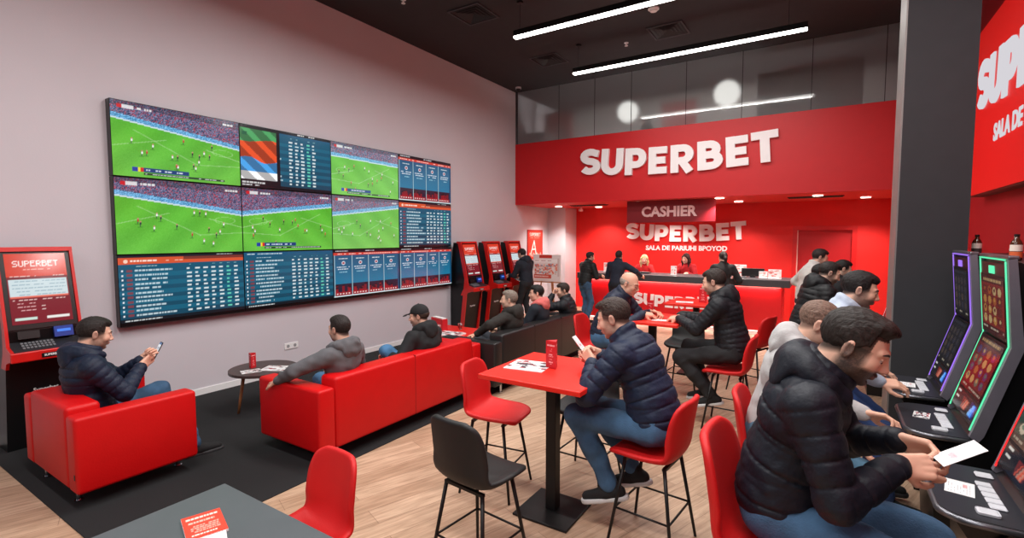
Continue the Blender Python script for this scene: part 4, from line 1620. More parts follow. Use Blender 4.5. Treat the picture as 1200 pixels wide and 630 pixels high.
def terminal(label, y, red_legs=False, group='betting terminals along the left wall'):
    """red and black kiosk against the left wall facing +x; local origin at its back on the floor"""
    t = thing('betting_terminal', label, 'terminal', (XL, y, 0), 0, group)
    w = .25
    # red side frames with a slanted leg
    for s in (-1, 1):
        poly = [(.30, .80), (.44, .80), (.47, .86), (.62, .90), (.63, .975), (.50, 1.01), (.475, 1.15), (.31, 1.885), (.23, 1.90), (.40, 1.14), (.38, .95)]
        a, b = (s * w, s * (w + .024))
        obj('side_frame', prism(bmesh.new(), poly, 'y', min(a, b), max(a, b)), mat('red_kiosk_enamel', (206, 26, 22), .35, coat=.3), t)
    if red_legs:
        for s in (-1, 1):
            a, b = sorted((s * w, s * (w + .024)))
            obj('leg_panel', prism(bmesh.new(), [(.26, 0), (.35, 0), (.45, .80), (.36, .80)], 'y', a, b), mat('red_kiosk_enamel', (206, 26, 22), .35, coat=.3), t)
    obj('cabinet', prism(bmesh.new(), [(.02, 0), (.30, 0), (.43, .87), (.43, .95), (.45, 1.14), (.275, 1.88), (.10, 1.88), (.02, 1.2)], 'y', -w - (0 if red_legs else .02), w + (0 if red_legs else .02)), BLACK, t)
    obj('top_cap', prism(bmesh.new(), [(.20, 1.865), (.318, 1.865), (.31, 1.905), (.20, 1.905)], 'y', -w - .024, w + .024), mat('red_kiosk_enamel', (206, 26, 22), .35, coat=.3), t)
    # tilted screen
    up = Vector((.275 - .45, 0, 1.88 - 1.14)).normalized()
    cx, cz = (.275 + .45) / 2 + .004, (1.88 + 1.14) / 2
    M = plane_frame((cx + .012, 0, cz + .01), (0, 1, 0), up)
    bz = bmesh.new()
    box(bz, -w + .004, w - .004, -.375, .375, -.02, .0, M)
    obj('bezel', bz, BEZEL, t)
    n = Vector((0, 1, 0)).cross(up)
    raster('screen', TP, .43, .66, plane_frame(Vector((cx + .0135, 0, cz + .012)) + n * .001, (0, 1, 0), up), SCREEN, t)
    # desk
    obj('desk', prism(bmesh.new(), [(.42, .90), (.625, .905), (.625, .965), (.46, 1.04), (.42, 1.04)], 'y', -w, w), mat('dark_kiosk_desk', (38, 38, 42), .4), t)
    obj('red_lip', rbox(.618, .64, -w - .03, w + .03, .885, .975, .01, 2), mat('red_kiosk_enamel', (206, 26, 22), .35, coat=.3), t)
    lp = obj('badge', rbox(.64, .646, -.075, .075, .905, .945, .004, 1), BLACK, t)
    put_text('badge_lettering', 'SUPERBET', .026, plane_frame((.646, 0, .918), (0, 1, 0), (0, 0, 1)), WHITE, lp, depth=.001, bold=.001)
    dn = Vector((.625 - .46, 0, .965 - 1.04)).normalized()
    upd = -dn
    for r_ in range(3):
        for c_ in range(9):
            p = Vector((.49 + r_ * .035, -.17 + c_ * .026, 0))
            p.z = 1.04 - (p.x - .46) * (.075 / .165) + .001
            bm = bmesh.new()
            box(bm, -.009, .009, -.012, .012, 0, .006, plane_frame(p, (0, 1, 0), upd))
            obj('key', bm, mat('grey_key', (120, 120, 124), .4), t)
    # reader panel between desk and screen
    bm = bmesh.new()
    box(bm, .06, .20, -.05, .05, 0, .03, plane_frame((.462, 0, 1.10), (0, 1, 0), up))
    rd = obj('card_reader', bm, mat('reader_blue', (28, 62, 150), .3), t)
    bm = bmesh.new()
    box(bm, .08, .18, -.005, .02, .03, .034, plane_frame((.462, 0, 1.10), (0, 1, 0), up))
    obj('reader_light', bm, emit('blue_reader_glow', (80, 130, 230), 1.2), rd)
    bm = bmesh.new()
    box(bm, -.19, -.04, -.035, .035, 0, .02, plane_frame((.462, 0, 1.10), (0, 1, 0), up))
    obj('ticket_slot', bm, BLACK, t)
    put_text('door_lettering', 'Superbet', .05, plane_frame((.395, 0, .55), (0, 1, 0), Vector((.13, 0, .86)).normalized()), WHITE, t, depth=.001, bold=.001)
    return t


t1 = terminal('red betting terminal with lit screen behind the man in the armchair', 1.53)
lab = ['leftmost of the three red betting terminals beyond the video wall', 'middle of the three red betting terminals beyond the video wall', 'red betting terminal the standing man is using']
t2 = terminal(lab[0], 8.26, True)
for y, l_ in zip((9.14, 10.02), lab[1:]):
    c = copy_tree(t2)
    c.location = (XL, y, 0)
    c['label'] = l_
# cable by the first terminal
bm = tube(bmesh.new(), [(XL + .02, 1.16, .42), (XL + .03, 1.12, .32), (XL + .03, 1.14, .12), (XL + .04, 1.20, .02)], .006, 8)
tag(obj('power_cable', bm, BLACK, smooth=True), 'black cable hanging down the wall beside the first terminal', 'cable')

# posters and easel
def poster_picture():
    rng = random.Random(8)
    im = Img(60, 60, (222, 66, 40))
    im.rect(2, 2, 58, 58, (214, 54, 34))
    im.text(7, 5, 'SUPERBET', (255, 235, 228), 1)
    im.words(10, 15, 50, (250, 190, 175), rng, 1)
    im.line(26, 22, 12, 50, (250, 235, 230), 1, 1.6)
    im.line(26, 22, 34, 50, (250, 235, 230), 1, 1.6)
    im.line(18, 40, 32, 40, (250, 235, 230), 1, 1.2)
    for k in range(10):
        im.ell(8 + k * 5, 50 + (k % 3) * 2, 3, 3, (246, 200, 186), .8)
    return im


t = thing('framed_poster', 'framed orange-red poster with a big white letter on the left wall', 'poster', (XL, 11.55, 1.80))
bm = bmesh.new()
for a in ((-.40, .40, .36, .39), (-.40, .40, -.39, -.36), (-.40, -.37, -.36, .36), (.37, .40, -.36, .36)):
    box(bm, 0, .025, a[0], a[1], a[2], a[3])
obj('frame', bm, mat('red_frame', (190, 40, 32), .5), t)
obj('backing', bxm(0, .012, -.37, .37, -.36, .36), WHITE, t)
raster('print', poster_picture(), .74, .72, plane_frame((.0135, 0, 0), (0, 1, 0), (0, 0, 1)), PRINT, t)

def board_picture():
    rng = random.Random(9)
    im = Img(90, 74, (236, 226, 224))
    im.rect(20, 1, 62, 10, (206, 60, 48))
    im.rect(4, 13, 84, 22, (250, 244, 242))
    im.words(6, 16, 60, (170, 120, 120), rng, 2)
    for k in range(140):
        x, y = rng.uniform(4, 80), rng.uniform(25, 52)
        im.rect(x, y, x + 5, y + 4, rng.choice([(214, 96, 72), (236, 180, 160), (150, 160, 175), (220, 210, 205), (230, 120, 90)]))
    im.rect(2, 55, 60, 66, (206, 84, 66))
    im.words(5, 59, 50, (250, 235, 230), rng, 3)
    im.rect(80, 10, 86, 60, (216, 196, 192))
    return im


t = thing('easel', 'wooden easel holding a printed offers board beside the left wall', 'easel', (-5.93, 11.0, 0), math.radians(2))
for x0, y0, x1, y1 in ((-.24, -.12, -.10, .0), (.24, -.12, .10, .0), (0, .38, 0, .06)):
    obj('leg', tube(bmesh.new(), [(x0, y0, 0), (x1, y1, 1.55)], .018, 8), WOOD, t, smooth=True)
obj('ledge', rbox(-.40, .40, -.13, -.06, .86, .885, .004, 1), WOOD, t)
bd = obj('board', rbox(-.38, .38, -.075, -.060, .89, 1.56, .004, 1), mat('board_edge', (225, 218, 214), .6), t)
raster('print', board_picture(), .75, .66, plane_frame((0, -.0765, 1.225), (1, 0, 0), (0, 0, 1)), PRINT, bd)
# ---------------------------------------------------------------- lounge seating
def sofa(name, label, cat, L, D, m, loc, rotz, seats, back_h=.76, arm_h=.68, arm_w=.17, group=None, feet=True):
    """front faces local +y, length along x, origin at the centre of the footprint on the floor"""
    t = thing(name, label, cat, loc, rotz, group)
    x, y = L / 2, D / 2
    obj('base', rbox(-x + arm_w, x - arm_w, -y + .02, y - .02, .13, .30, .02, 3), m, t, smooth=False)
    for s in (-1, 1):
        a, b = sorted((s * x, s * (x - arm_w)))
        obj('arm', rbox(a, b, -y, y, .12, arm_h, .028, 4), m, t, smooth=True)
    obj('backrest', rbox(-x + arm_w + .002, x - arm_w - .002, -y, -y + .22, .12, back_h, .035, 4), m, t, smooth=True)
    w = (L - 2 * arm_w) / seats
    for k in range(seats):
        a = -x + arm_w + k * w
        obj('seat_cushion', rbox(a + .004, a + w - .004, -y + .2, y - .01, .29, .43, .035, 4), m, t, smooth=True)
    # seam lines on the back
    for k in range(1, seats):
        a = -x + arm_w + k * w
        obj('seam', rbox(a - .003, a + .003, -y - .002, -y + .21, .13, back_h + .001, .001, 1), mat(m.name + '_seam', (120, 4, 8) if 'red' in m.name else (16, 16, 16), .6), t)
    for sx_ in (-1, 1):
        for sy_ in (-1, 1):
            bm = cyl(bmesh.new(), (sx_ * (x - .22 if sx_ else 0), sy_ * (y - .07), .008), .018, .115, 14)
            f = obj('leg', bm, CHROME, t, smooth=False)
            obj('foot_disc', cyl(bmesh.new(), (sx_ * (x - .22), sy_ * (y - .07), 0), .028, .012, 14), CHROME, f)
    return t


ac = sofa('armchair', 'red leather armchair with chrome legs before the first betting terminal', 'armchair', 1.14, .82, REDLEATHER, (-5.07, 1.645, .008), 0, 1, back_h=.74, arm_h=.69)
obj('fabric_tag', rbox(.53, .548, -.4135, -.4105, .235, .275, .001, 1), BLACK, ac)
sofa('sofa', 'long red leather sofa facing the video wall', 'sofa', 2.34, .90, REDLEATHER, (-4.05, 3.77, .008), PI / 2, 2, back_h=.76, arm_h=.68)
sofa('sofa', 'long black leather sofa behind the red one', 'sofa', 2.80, .88, BLACKLEATHER, (-3.86, 6.38, .008), PI / 2, 3, back_h=.76, arm_h=.68)

# round coffee table with splayed oak legs
t = thing('coffee_table', 'round dark coffee table on splayed oak legs by the wall', 'coffee table', (-5.46, 3.22, .008))
bm = cyl(bmesh.new(), (0, 0, .455), .36, .03, 48)
bmesh.ops.bevel(bm, geom=[e for e in bm.edges if e.calc_face_angle(0) > .5], offset=.006, segments=2, affect='EDGES')
obj('tabletop', bm, mat('dark_walnut', (74, 58, 56), .4, vary=.15), t)
for k in range(4):
    a = PI / 4 + k * PI / 2 + .4
    obj('leg', tube(bmesh.new(), [(.20 * math.cos(a), .20 * math.sin(a), .455), (.27 * math.cos(a), .27 * math.sin(a), 0)], [.02, .013], 12), WOOD, t, smooth=True)
obj('apron_ring', cyl(bmesh.new(), (0, 0, .43), .22, .026, 24), WOOD, t)

# red low table with papers near the terminals
t = thing('low_table', 'low red box table beyond the far end of the red sofa', 'coffee table', (-5.05, 6.05, .008))
obj('tabletop', rbox(-.48, .48, -.42, .42, .44, .50, .008, 2), REDTOP, t)
obj('base', rbox(-.42, .42, -.36, .36, .0, .44, .008, 2), REDTOP, t)
TABLE_Z = {}


def menu_stand(label, loc, rotz, h=.19, w=.085, grp='red menu stands', words=('SUPERBET',)):
    """three-sided red card stand with white print"""
    t = thing('menu_stand', label, 'menu stand', loc, rotz, grp)
    rng = random.Random(len(label))
    im = Img(26, 56, (196, 16, 30))
    im.words(4, 8, 22, (250, 210, 210), rng, 3, dens=1)
    for j in (16, 20, 27, 31, 37, 42, 46):
        a = rng.randint(5, 11)
        im.words(a, j, 26 - a, (250, 200, 200), rng, 1 + (j % 3 == 0), dens=.9)
    for k in range(3):
        a = PI * 2 / 3 * k
        c, s = math.cos(a), math.sin(a)
        r = w / (2 * math.sqrt(3))
        M = plane_frame((c * r, s * r, h / 2), (-s, c, 0), (0, 0, 1))
        raster('panel', im, w, h, M, PRINT, t)
    obj('core', prism(bmesh.new(), [(w * .57 * math.cos(PI / 3 + PI * 2 / 3 * k), w * .57 * math.sin(PI / 3 + PI * 2 / 3 * k)) for k in range(3)], 'z', .0, h - .001), mat('red_card', (196, 16, 30), .6), t)
    return t


def sheet(name, label, cat, loc, rotz, w, h, seed, style='magazine', group=None, thick=.003):
    t = thing(name, label, cat, loc, rotz, group)
    rng = random.Random(seed)
    im = Img(56, 40, (235, 232, 232))
    if style == 'magazine':
        for k in range(46):
            x, y = rng.uniform(0, 50), rng.uniform(0, 34)
            im.rect(x, y, x + rng.uniform(4, 12), y + rng.uniform(2, 8), rng.choice([(120, 30, 40), (60, 50, 60), (200, 190, 195), (170, 60, 70), (235, 235, 238), (90, 80, 90)]))
        im.rect(0, 0, 56, 2, (240, 240, 240))
        im.rect(0, 38, 56, 40, (240, 240, 240))
    elif style == 'flyer':
        im.a[:] = (226, 62, 40)
        im.words(6, 5, 50, (255, 225, 215), rng, 3, dens=1)
        im.words(8, 12, 44, (255, 190, 175), rng, 3, dens=.95)
        for j in (19, 22, 25, 28):
            im.words(9, j, 48, (250, 170, 155), rng, 2, dens=.9)
        im.words(8, 33, 42, (255, 235, 225), rng, 2, dens=1)
    else:
        for j in range(5, 36, 4):
            im.words(5, j, 50 - rng.randint(0, 20), (150, 150, 158), rng, 1, dens=.8)
        im.rect(30, 24, 44, 30, (205, 120, 120), .6)
    obj('pages', rbox(-w / 2, w / 2, -h / 2, h / 2, 0, thick, .0008, 1), PAPER, t)
    raster('print', im, w * .995, h * .995, plane_frame((0, 0, thick + .0006), (1, 0, 0), (0, 1, 0)), PRINT, t)
    return t


menu_stand('red menu stand on the round coffee table', (-5.57, 3.15, .493), .3, .17, .075)
sheet('magazine', 'open magazine on the round coffee table', 'magazine', (-5.30, 3.28, .493), .5, .30, .22, 3)
sheet('leaflet', 'leaflet beside the menu stand on the round coffee table', 'leaflet', (-5.42, 3.05, .493), 1.2, .2, .15, 4)
t = thing('leaflet_box', 'red leaflet box lettered in white on the low red table', 'box', (-5.20, 6.0, .508), -.3)
obj('shell', rbox(-.17, .17, -.05, .05, 0, .20, .004, 1), mat('red_card', (196, 16, 30), .6), t)
put_text('lettering', 'SUPERBET', .055, plane_frame((0, -.051, .07), (1, 0, 0), (0, 0, 1)), LETTER, t, depth=.001, bold=.002)
obj('leaflets', rbox(-.15, .15, -.035, .035, .2, .215, .001, 1), PAPER, t)
sheet('magazine', 'folded newspaper lying on the low red table', 'newspaper', (-4.85, 5.82, .508), .1, .42, .30, 7, thick=.02)
sheet('leaflet', 'white leaflet at the left edge of the low red table', 'leaflet', (-5.35, 5.75, .508), .6, .2, .15, 9, 'plain')
def tumbler(label, loc, tint=(200, 60, 60), h=.10, group=None):
    t = thing('drinking_glass', label, 'glass', loc, 0, group)
    bm = bmesh.new()
    tube(bm, [(0, 0, 0), (0, 0, .004), (0, 0, h)], [.028, .030, .036], 20, caps=False)
    tube(bm, [(0, 0, h), (0, 0, .008)], [.034, .028], 20, caps=False)
    obj('wall', bm, clear_glass() if 'clear_glass' not in bpy.data.materials else bpy.data.materials['clear_glass'], t, smooth=True)
    obj('drink', cyl(bmesh.new(), (0, 0, .010), .027, h * .6, 18, .031), mat('drink_%d' % tint[0], tint, .1), t, smooth=False)
    return t


tumbler('small glass with a red drink on the low red table', (-4.98, 6.25, .508))

# ---------------------------------------------------------------- moulded shell stools and chairs
PROF = [(.225, -.020), (.20, -.004), (.12, .0), (.0, -.006), (-.11, -.004), (-.17, .018), (-.205, .07), (-.222, .14), (-.235, .22), (-.247, .30), (-.256, .365), (-.262, .40)]
HALF = [.150, .190, .215, .222, .220, .216, .212, .210, .207, .198, .172, .110]


def shell_bm(back=1.0):
    n = 17
    P = []
    m = len(PROF)
    # resample the profile smoothly
    prof = []
    for i in range((m - 1) * 3 + 1):
        f = i / 3.0
        k = min(int(f), m - 2)
        u = f - k
        p0, p1, p2, p3 = [PROF[min(max(k + q, 0), m - 1)] + (HALF[min(max(k + q, 0), m - 1)],) for q in (-1, 0, 1, 2)]
        prof.append(tuple(.5 * ((2 * b) + (-a + c) * u + (2 * a - 5 * b + 4 * c - d) * u * u + (-a + 3 * b - 3 * c + d) * u ** 3) for a, b, c, d in zip(p0, p1, p2, p3)))
    rows = []
    N = len(prof)
    for i, (y, z, w) in enumerate(prof):
        v = i / (N - 1)
        row = []
        for j in range(n):
            u = -1 + 2 * j / (n - 1)
            bk = max(0, min(1, (v - .40) / .25))
            zz = z * (back if z > .02 else 1)
            cup_z = .045 * abs(u) ** 3.2 * (1 - bk) * (0.15 + .85 * min(1, v / .35))
            cup_y = .055 * u * u * bk * min(1.0, (w / .205) ** 3)
            row.append(Vector((w * u, y + cup_y, zz + cup_z)))
        rows.append(row)
    bm = bmesh.new()
    th = .033

    def normal(i, j):
        a = rows[min(i + 1, N - 1)][j] - rows[max(i - 1, 0)][j]
        b = rows[i][min(j + 1, n - 1)] - rows[i][max(j - 1, 0)]
        return b.cross(a).normalized()
    top, bot = [], []
    for i in range(N):
        a, b = [], []
        for j in range(n):
            nn = normal(i, j)
            e = min(1, min(j, n - 1 - j) / 1.0 * .5 + .5) * min(1, min(i, N - 1 - i) * .5 + .5)
            a.append(bm.verts.new(rows[i][j] + nn * th * .5 * e))
            b.append(bm.verts.new(rows[i][j] - nn * th * .5 * e))
        top.append(a)
        bot.append(b)
    for i in range(N - 1):
        for j in range(n - 1):
            bm.faces.new((top[i][j], top[i][j + 1], top[i + 1][j + 1], top[i + 1][j]))
            bm.faces.new((bot[i][j], bot[i + 1][j], bot[i + 1][j + 1], bot[i][j + 1]))
    for i in range(N - 1):
        for j, (p, q) in ((0, (0, 1)), (n - 1, (1, 0))):
            bm.faces.new((top[i][j], top[i + 1][j], bot[i + 1][j], bot[i][j]))
    for j in range(n - 1):
        bm.faces.new((top[0][j], bot[0][j], bot[0][j + 1], top[0][j + 1]))
        bm.faces.new((top[-1][j], top[-1][j + 1], bot[-1][j + 1], bot[-1][j]))
    return bm


def stool(label, loc, rotz, fabric, seat_h=.60, cat='bar stool', group=None, name='bar_stool', scale=1.0, rest=.24):
    t = thing(name, label, cat, loc, rotz, group, scale)
    bm = shell_bm()
    bm.transform(Matrix.Translation((0, 0, seat_h)))
    s_ = obj('seat_shell', bm, fabric, t, smooth=True)
    for sx_ in (-1, 1):
        for sy_ in (-1, 1):
            obj('leg', tube(bmesh.new(), [(sx_ * .14, sy_ * .13 - .01, seat_h - .03), (sx_ * .215, sy_ * .215 - .01, 0)], [.0125, .0095], 10), BLACKMETAL, t, smooth=True)
    bm = bmesh.new()
    for s1 in (-1, 1):
        box(bm, -.15, .15, s1 * .13 - .022, s1 * .13 + .002, seat_h - .045, seat_h - .028)
    box(bm, -.02, .02, -.14, .12, seat_h - .045, seat_h - .028)
    obj('mount_frame', bm, BLACKMETAL, t)
    if rest:
        k = .14 + (.215 - .14) * (1 - rest / (seat_h - .03))
        ky = .13 + (.215 - .13) * (1 - rest / (seat_h - .03))
        cs = [(-k, -ky - .01), (k, -ky - .01), (k, ky - .01), (-k, ky - .01)]
        for a, b in zip(cs, cs[1:] + cs[:1]):
            obj('footrest', tube(bmesh.new(), [(a[0], a[1], rest), (b[0], b[1], rest)], .007, 8), BLACKMETAL, t, smooth=True)
    return t


def bar_table(label, loc, rotz=0.0, size=.76, h=1.05, group='red square bar tables'):
    t = thing('bar_table', label, 'bar table', loc, rotz, group)
    r = size / 2
    obj('tabletop', rbox(-r, r, -r, r, h - .035, h, .006, 2), REDTOP, t)
    obj('column', rbox(-.04, .04, -.04, .04, .02, h - .05, .004, 1), BLACKMETAL, t)
    obj('base_plate', rbox(-.215, .215, -.215, .215, 0, .018, .005, 2), BLACKMETAL, t)
    obj('top_bracket', rbox(-.17, .17, -.17, .17, h - .055, h - .035, .003, 1), BLACKMETAL, t)
    return t


bar_table('red square bar table nearest the camera', (-1.64, 3.13, 0), size=.78)
bar_table('red square bar table between the bald man and the man in the black jacket', (-1.72, 5.80, 0))
bar_table('red square bar table before the counter, farthest from the camera', (-1.60, 7.55, 0))
SG = 'shell bar stools with black legs'
stool('black shell bar stool nearest the camera, seen from behind', (-1.70, 2.32, 0), math.radians(-6), BLACKFABRIC, group=SG)
stool('empty red shell bar stool at the left of the nearest bar table', (-2.18, 3.20, 0), math.radians(-82), REDFABRIC, group=SG)
stool('red shell bar stool under the navy-jacketed man at the nearest table', (-.93, 3.17, 0), math.radians(84), REDFABRIC, group=SG)
stool('black shell bar stool on the far side of the nearest bar table', (-1.64, 3.72, 0), math.radians(178), BLACKFABRIC, group=SG)
stool('red shell bar stool under the bald man in glasses', (-2.46, 5.86, 0), math.radians(-92), REDFABRIC, group=SG)
stool('red shell bar stool under the man in the black padded jacket', (-.84, 5.55, 0), math.radians(88), REDFABRIC, group=SG)
stool('black shell bar stool at the middle bar table, in front of the counter', (-1.55, 6.62, 0), math.radians(176), BLACKFABRIC, group=SG)
stool('empty red shell bar stool right of the man in the black padded jacket', (-.80, 7.05, 0), math.radians(70), REDFABRIC, group=SG)
stool('large red shell stool under the man holding a paper slip', (-.13, 2.30, 0), math.radians(-93), REDFABRIC, seat_h=.62, group=SG, scale=1.14)
stool('red shell stool under the man with thinning hair at the slot machines', (-.20, 3.34, 0), math.radians(-90), REDFABRIC, seat_h=.66, group=SG)
stool('red shell stool under the man whose hand rests on the slot machine', (-.08, 4.49, 0), math.radians(-90), REDFABRIC, seat_h=.70, group=SG)

# near dark table and its low red chair
t = thing('dining_table', 'slate grey table with flyers in the lower left foreground', 'table', (-2.03, .86, 0))
obj('tabletop', rbox(-.52, .52, -.42, .42, .715, .75, .004, 2), GREYTOP, t)
for sx_ in (-1, 1):
    for sy_ in (-1, 1):
        obj('leg', rbox(sx_ * .48 - .02, sx_ * .48 + .02, sy_ * .38 - .02, sy_ * .38 + .02, 0, .715, .003, 1), BLACKMETAL, t)
stool('low red shell chair at the slate grey table', (-2.24, 1.48, 0), math.radians(176), REDFABRIC, seat_h=.43, name='shell_chair', cat='chair', rest=0)
sheet('flyer_stack', 'stack of red printed flyers on the slate grey table', 'flyers', (-2.235, 1.03, .75), math.radians(72), .15, .21, 5, 'flyer', thick=.012)
sheet('leaflet', 'white leaflet partly beside the red flyers on the slate grey table', 'leaflet', (-2.05, .965, .75), math.radians(66), .12, .20, 15, 'plain', thick=.008)

# things on the bar tables
menu_stand('red menu stand on the nearest bar table', (-1.66, 3.16, 1.05), .35, .20, .09)
sheet('magazine', 'open magazine on the nearest bar table', 'magazine', (-1.83, 3.11, 1.05), math.radians(8), .30, .27, 21, thick=.004)
menu_stand('red menu stand on the middle bar table', (-1.74, 5.80, 1.05), .2, .20, .085)
menu_stand('red menu stand on the farthest bar table', (-1.50, 7.52, 1.05), .5, .24, .11)
sheet('leaflet', 'white slip of paper on the farthest bar table', 'leaflet', (-1.74, 7.42, 1.05), .2, .24, .16, 33, 'plain')
sheet('leaflet', 'white slip of paper by the menu stand on the middle bar table', 'leaflet', (-1.60, 5.64, 1.05), .2, .16, .10, 34, 'plain')

# ---------------------------------------------------------------- cashier counter
t = thing('cashier_counter', 'long red cashier counter with an anthracite top and glowing edge', 'counter', (0, 0, 0))
CX0, CX1, CY0, CY1 = -5.02, -.74, 11.12, 11.85
RC = mat('red_counter_panel', (214, 18, 26), .4, vary=.02)
obj('front_panel', rbox(CX0, CX1, CY0, CY0 + .04, .10, 1.0, .006, 1), RC, t)
obj('end_panel', rbox(CX1 - .04, CX1, CY0 + .04, CY1, .10, 1.0, .006, 1), RC, t)
obj('end_panel', rbox(CX0, CX0 + .04, CY0 + .04, CY1, .10, 1.0, .006, 1), RC, t)
obj('plinth', rbox(CX0 + .05, CX1 - .05, CY0 + .06, CY1, 0, .10, .003, 1), mat('pale_plinth', (220, 170, 165), .5), t)
obj('worktop', rbox(CX0 - .12, CX1 + .14, CY0 - .10, CY1 + .05, 1.0, 1.145, .008, 2), COUNTERTOP, t)
obj('light_strip', rbox(CX0 + .02, CX1 - .02, CY0 - .03, CY0 - .012, .982, .996, .002, 1), emit('pink_strip', (255, 110, 100), 3.0), t)
obj('floor_light_strip', rbox(CX0 + .02, CX1 + .02, CY0 + .01, CY0 + .03, .075, .095, .002, 1), emit('pale_strip', (255, 200, 190), 3.0), t)
a_ = area('counter_top_glow', ((CX0 + CX1) / 2, CY0 - .045, .97), (CX1 - CX0 - .1, .03), 16, (1, .45, .40), (math.radians(14), 0, 0))
a_ = area('counter_floor_glow', ((CX0 + CX1) / 2, CY0 - .03, .09), (CX1 - CX0 - .1, .03), 7, (1, .8, .75), (0, 0, 0))
a_ = area('counter_end_glow', (CX1 + .03, (CY0 + CY1) / 2, .09), (.03, .6), 2.5, (1, .85, .8), (0, 0, 0))
t2 = sign_letters('counter_lettering', 'white SUPERBET letters on the front of the counter', 'sign', (-2.83, CY0 - .001, .43), (1, 0, 0), (0, 0, 1), 1.85, .02)

# on the counter
def holder(label, x, y, w=.16, h=.2):
    t = thing('leaflet_holder', label, 'leaflet holder', (x, y, 1.145), 0, 'leaflet holders on the counter')
    obj('base', rbox(-w / 2, w / 2, -.05, .05, 0, .012, .003, 1), WHITE, t)
    rng = random.Random(int(x * 100))
    im = Img(24, 28, (236, 222, 220))
    for k in range(16):
        a, b = rng.uniform(0, 20), rng.uniform(0, 24)
        im.rect(a, b, a + 5, b + 3, rng.choice([(214, 70, 60), (240, 235, 235), (225, 150, 140)]))
    obj('card', rbox(-w / 2, w / 2, -.008, .0, .012, h, .001, 1), PAPER, t)
    raster('print', im, w * .98, (h - .02), plane_frame((0, -.0088, h / 2), (1, 0, 0), (0, 0, 1)), PRINT, t)
    return t


holder('white leaflet holder at the right end of the counter', -.90, 11.42, .24, .19)
holder('leaflet holder left of the one at the counter end', -1.12, 11.5, .16, .14)
holder('leaflet holder beside the woman with the ponytail', -1.58, 11.66, .24, .26)
holder('leaflet holder at the left of the counter beside the man in jeans', -4.52, 11.62, .34, .22)
holder('upright white card in front of the dark-haired cashier', -2.93, 11.42, .13, .20)
for x, lab in ((-4.0, 'low black keyboard on the counter between the two cashiers'),):
    t = thing('keyboard', lab, 'keyboard', (x + .25, 11.5, 1.145))
    obj('case', rbox(-.26, .26, -.08, .08, 0, .03, .006, 2), BLACK, t)
    for r_ in range(3):
        obj('key_row', rbox(-.24, .24, -.06 + r_ * .045, -.025 + r_ * .045, .03, .036, .002, 1), mat('grey_key', (120, 120, 124), .4), t)
t = thing('till_display', 'black till display on the counter right of the ponytail woman', 'display', (-1.33, 11.62, 1.145))
obj('stand', rbox(-.05, .05, -.03, .05, 0, .05, .004, 1), BLACK, t)
obj('screen_housing', rbox(-.22, .22, -.02, .02, .02, .19, .008, 2), BLACK, t)

# ---------------------------------------------------------------- slot machines
def slot_picture(kind, W=54, H=60):
    rng = random.Random(kind)
    pal = {1: ((30, 26, 34), [(70, 60, 60), (90, 74, 60), (50, 50, 66)]), 2: ((150, 40, 30), [(190, 96, 40), (214, 150, 70), (120, 40, 30), (226, 190, 130)]),
           3: ((120, 30, 34), [(190, 120, 60), (90, 60, 120), (60, 130, 110), (220, 180, 110)]), 4: ((16, 84, 66), [(214, 190, 70), (200, 60, 50), (240, 230, 200), (20, 140, 110)])}[kind]
    im = Img(W, H, pal[0])
    im.rect(0, 0, W, 7, tuple(int(v * .6) for v in pal[0]))
    im.words(6, 2, W - 6, pal[1][-1], rng, 3, dens=1)
    for r in range(4):
        for c in range(4):
            x, y = 4 + c * (W - 8) / 4, 10 + r * (H - 18) / 4
            im.rect(x, y, x + (W - 8) / 4 - 2, y + (H - 18) / 4 - 2, tuple(int(v * .75) for v in pal[0]))
            im.ell(x + (W - 8) / 8 - 1, y + (H - 18) / 8 - 1, 4, 4.6, rng.choice(pal[1]))
            im.ell(x + (W - 8) / 8 - 1, y + (H - 18) / 8 - 2, 2, 2, rng.choice(pal[1]))
    im.rect(0, H - 7, W, H, tuple(int(v * .5) for v in pal[0]))
    im.words(3, H - 5, W - 3, (225, 215, 190), rng, 2, dens=.8)
    return im


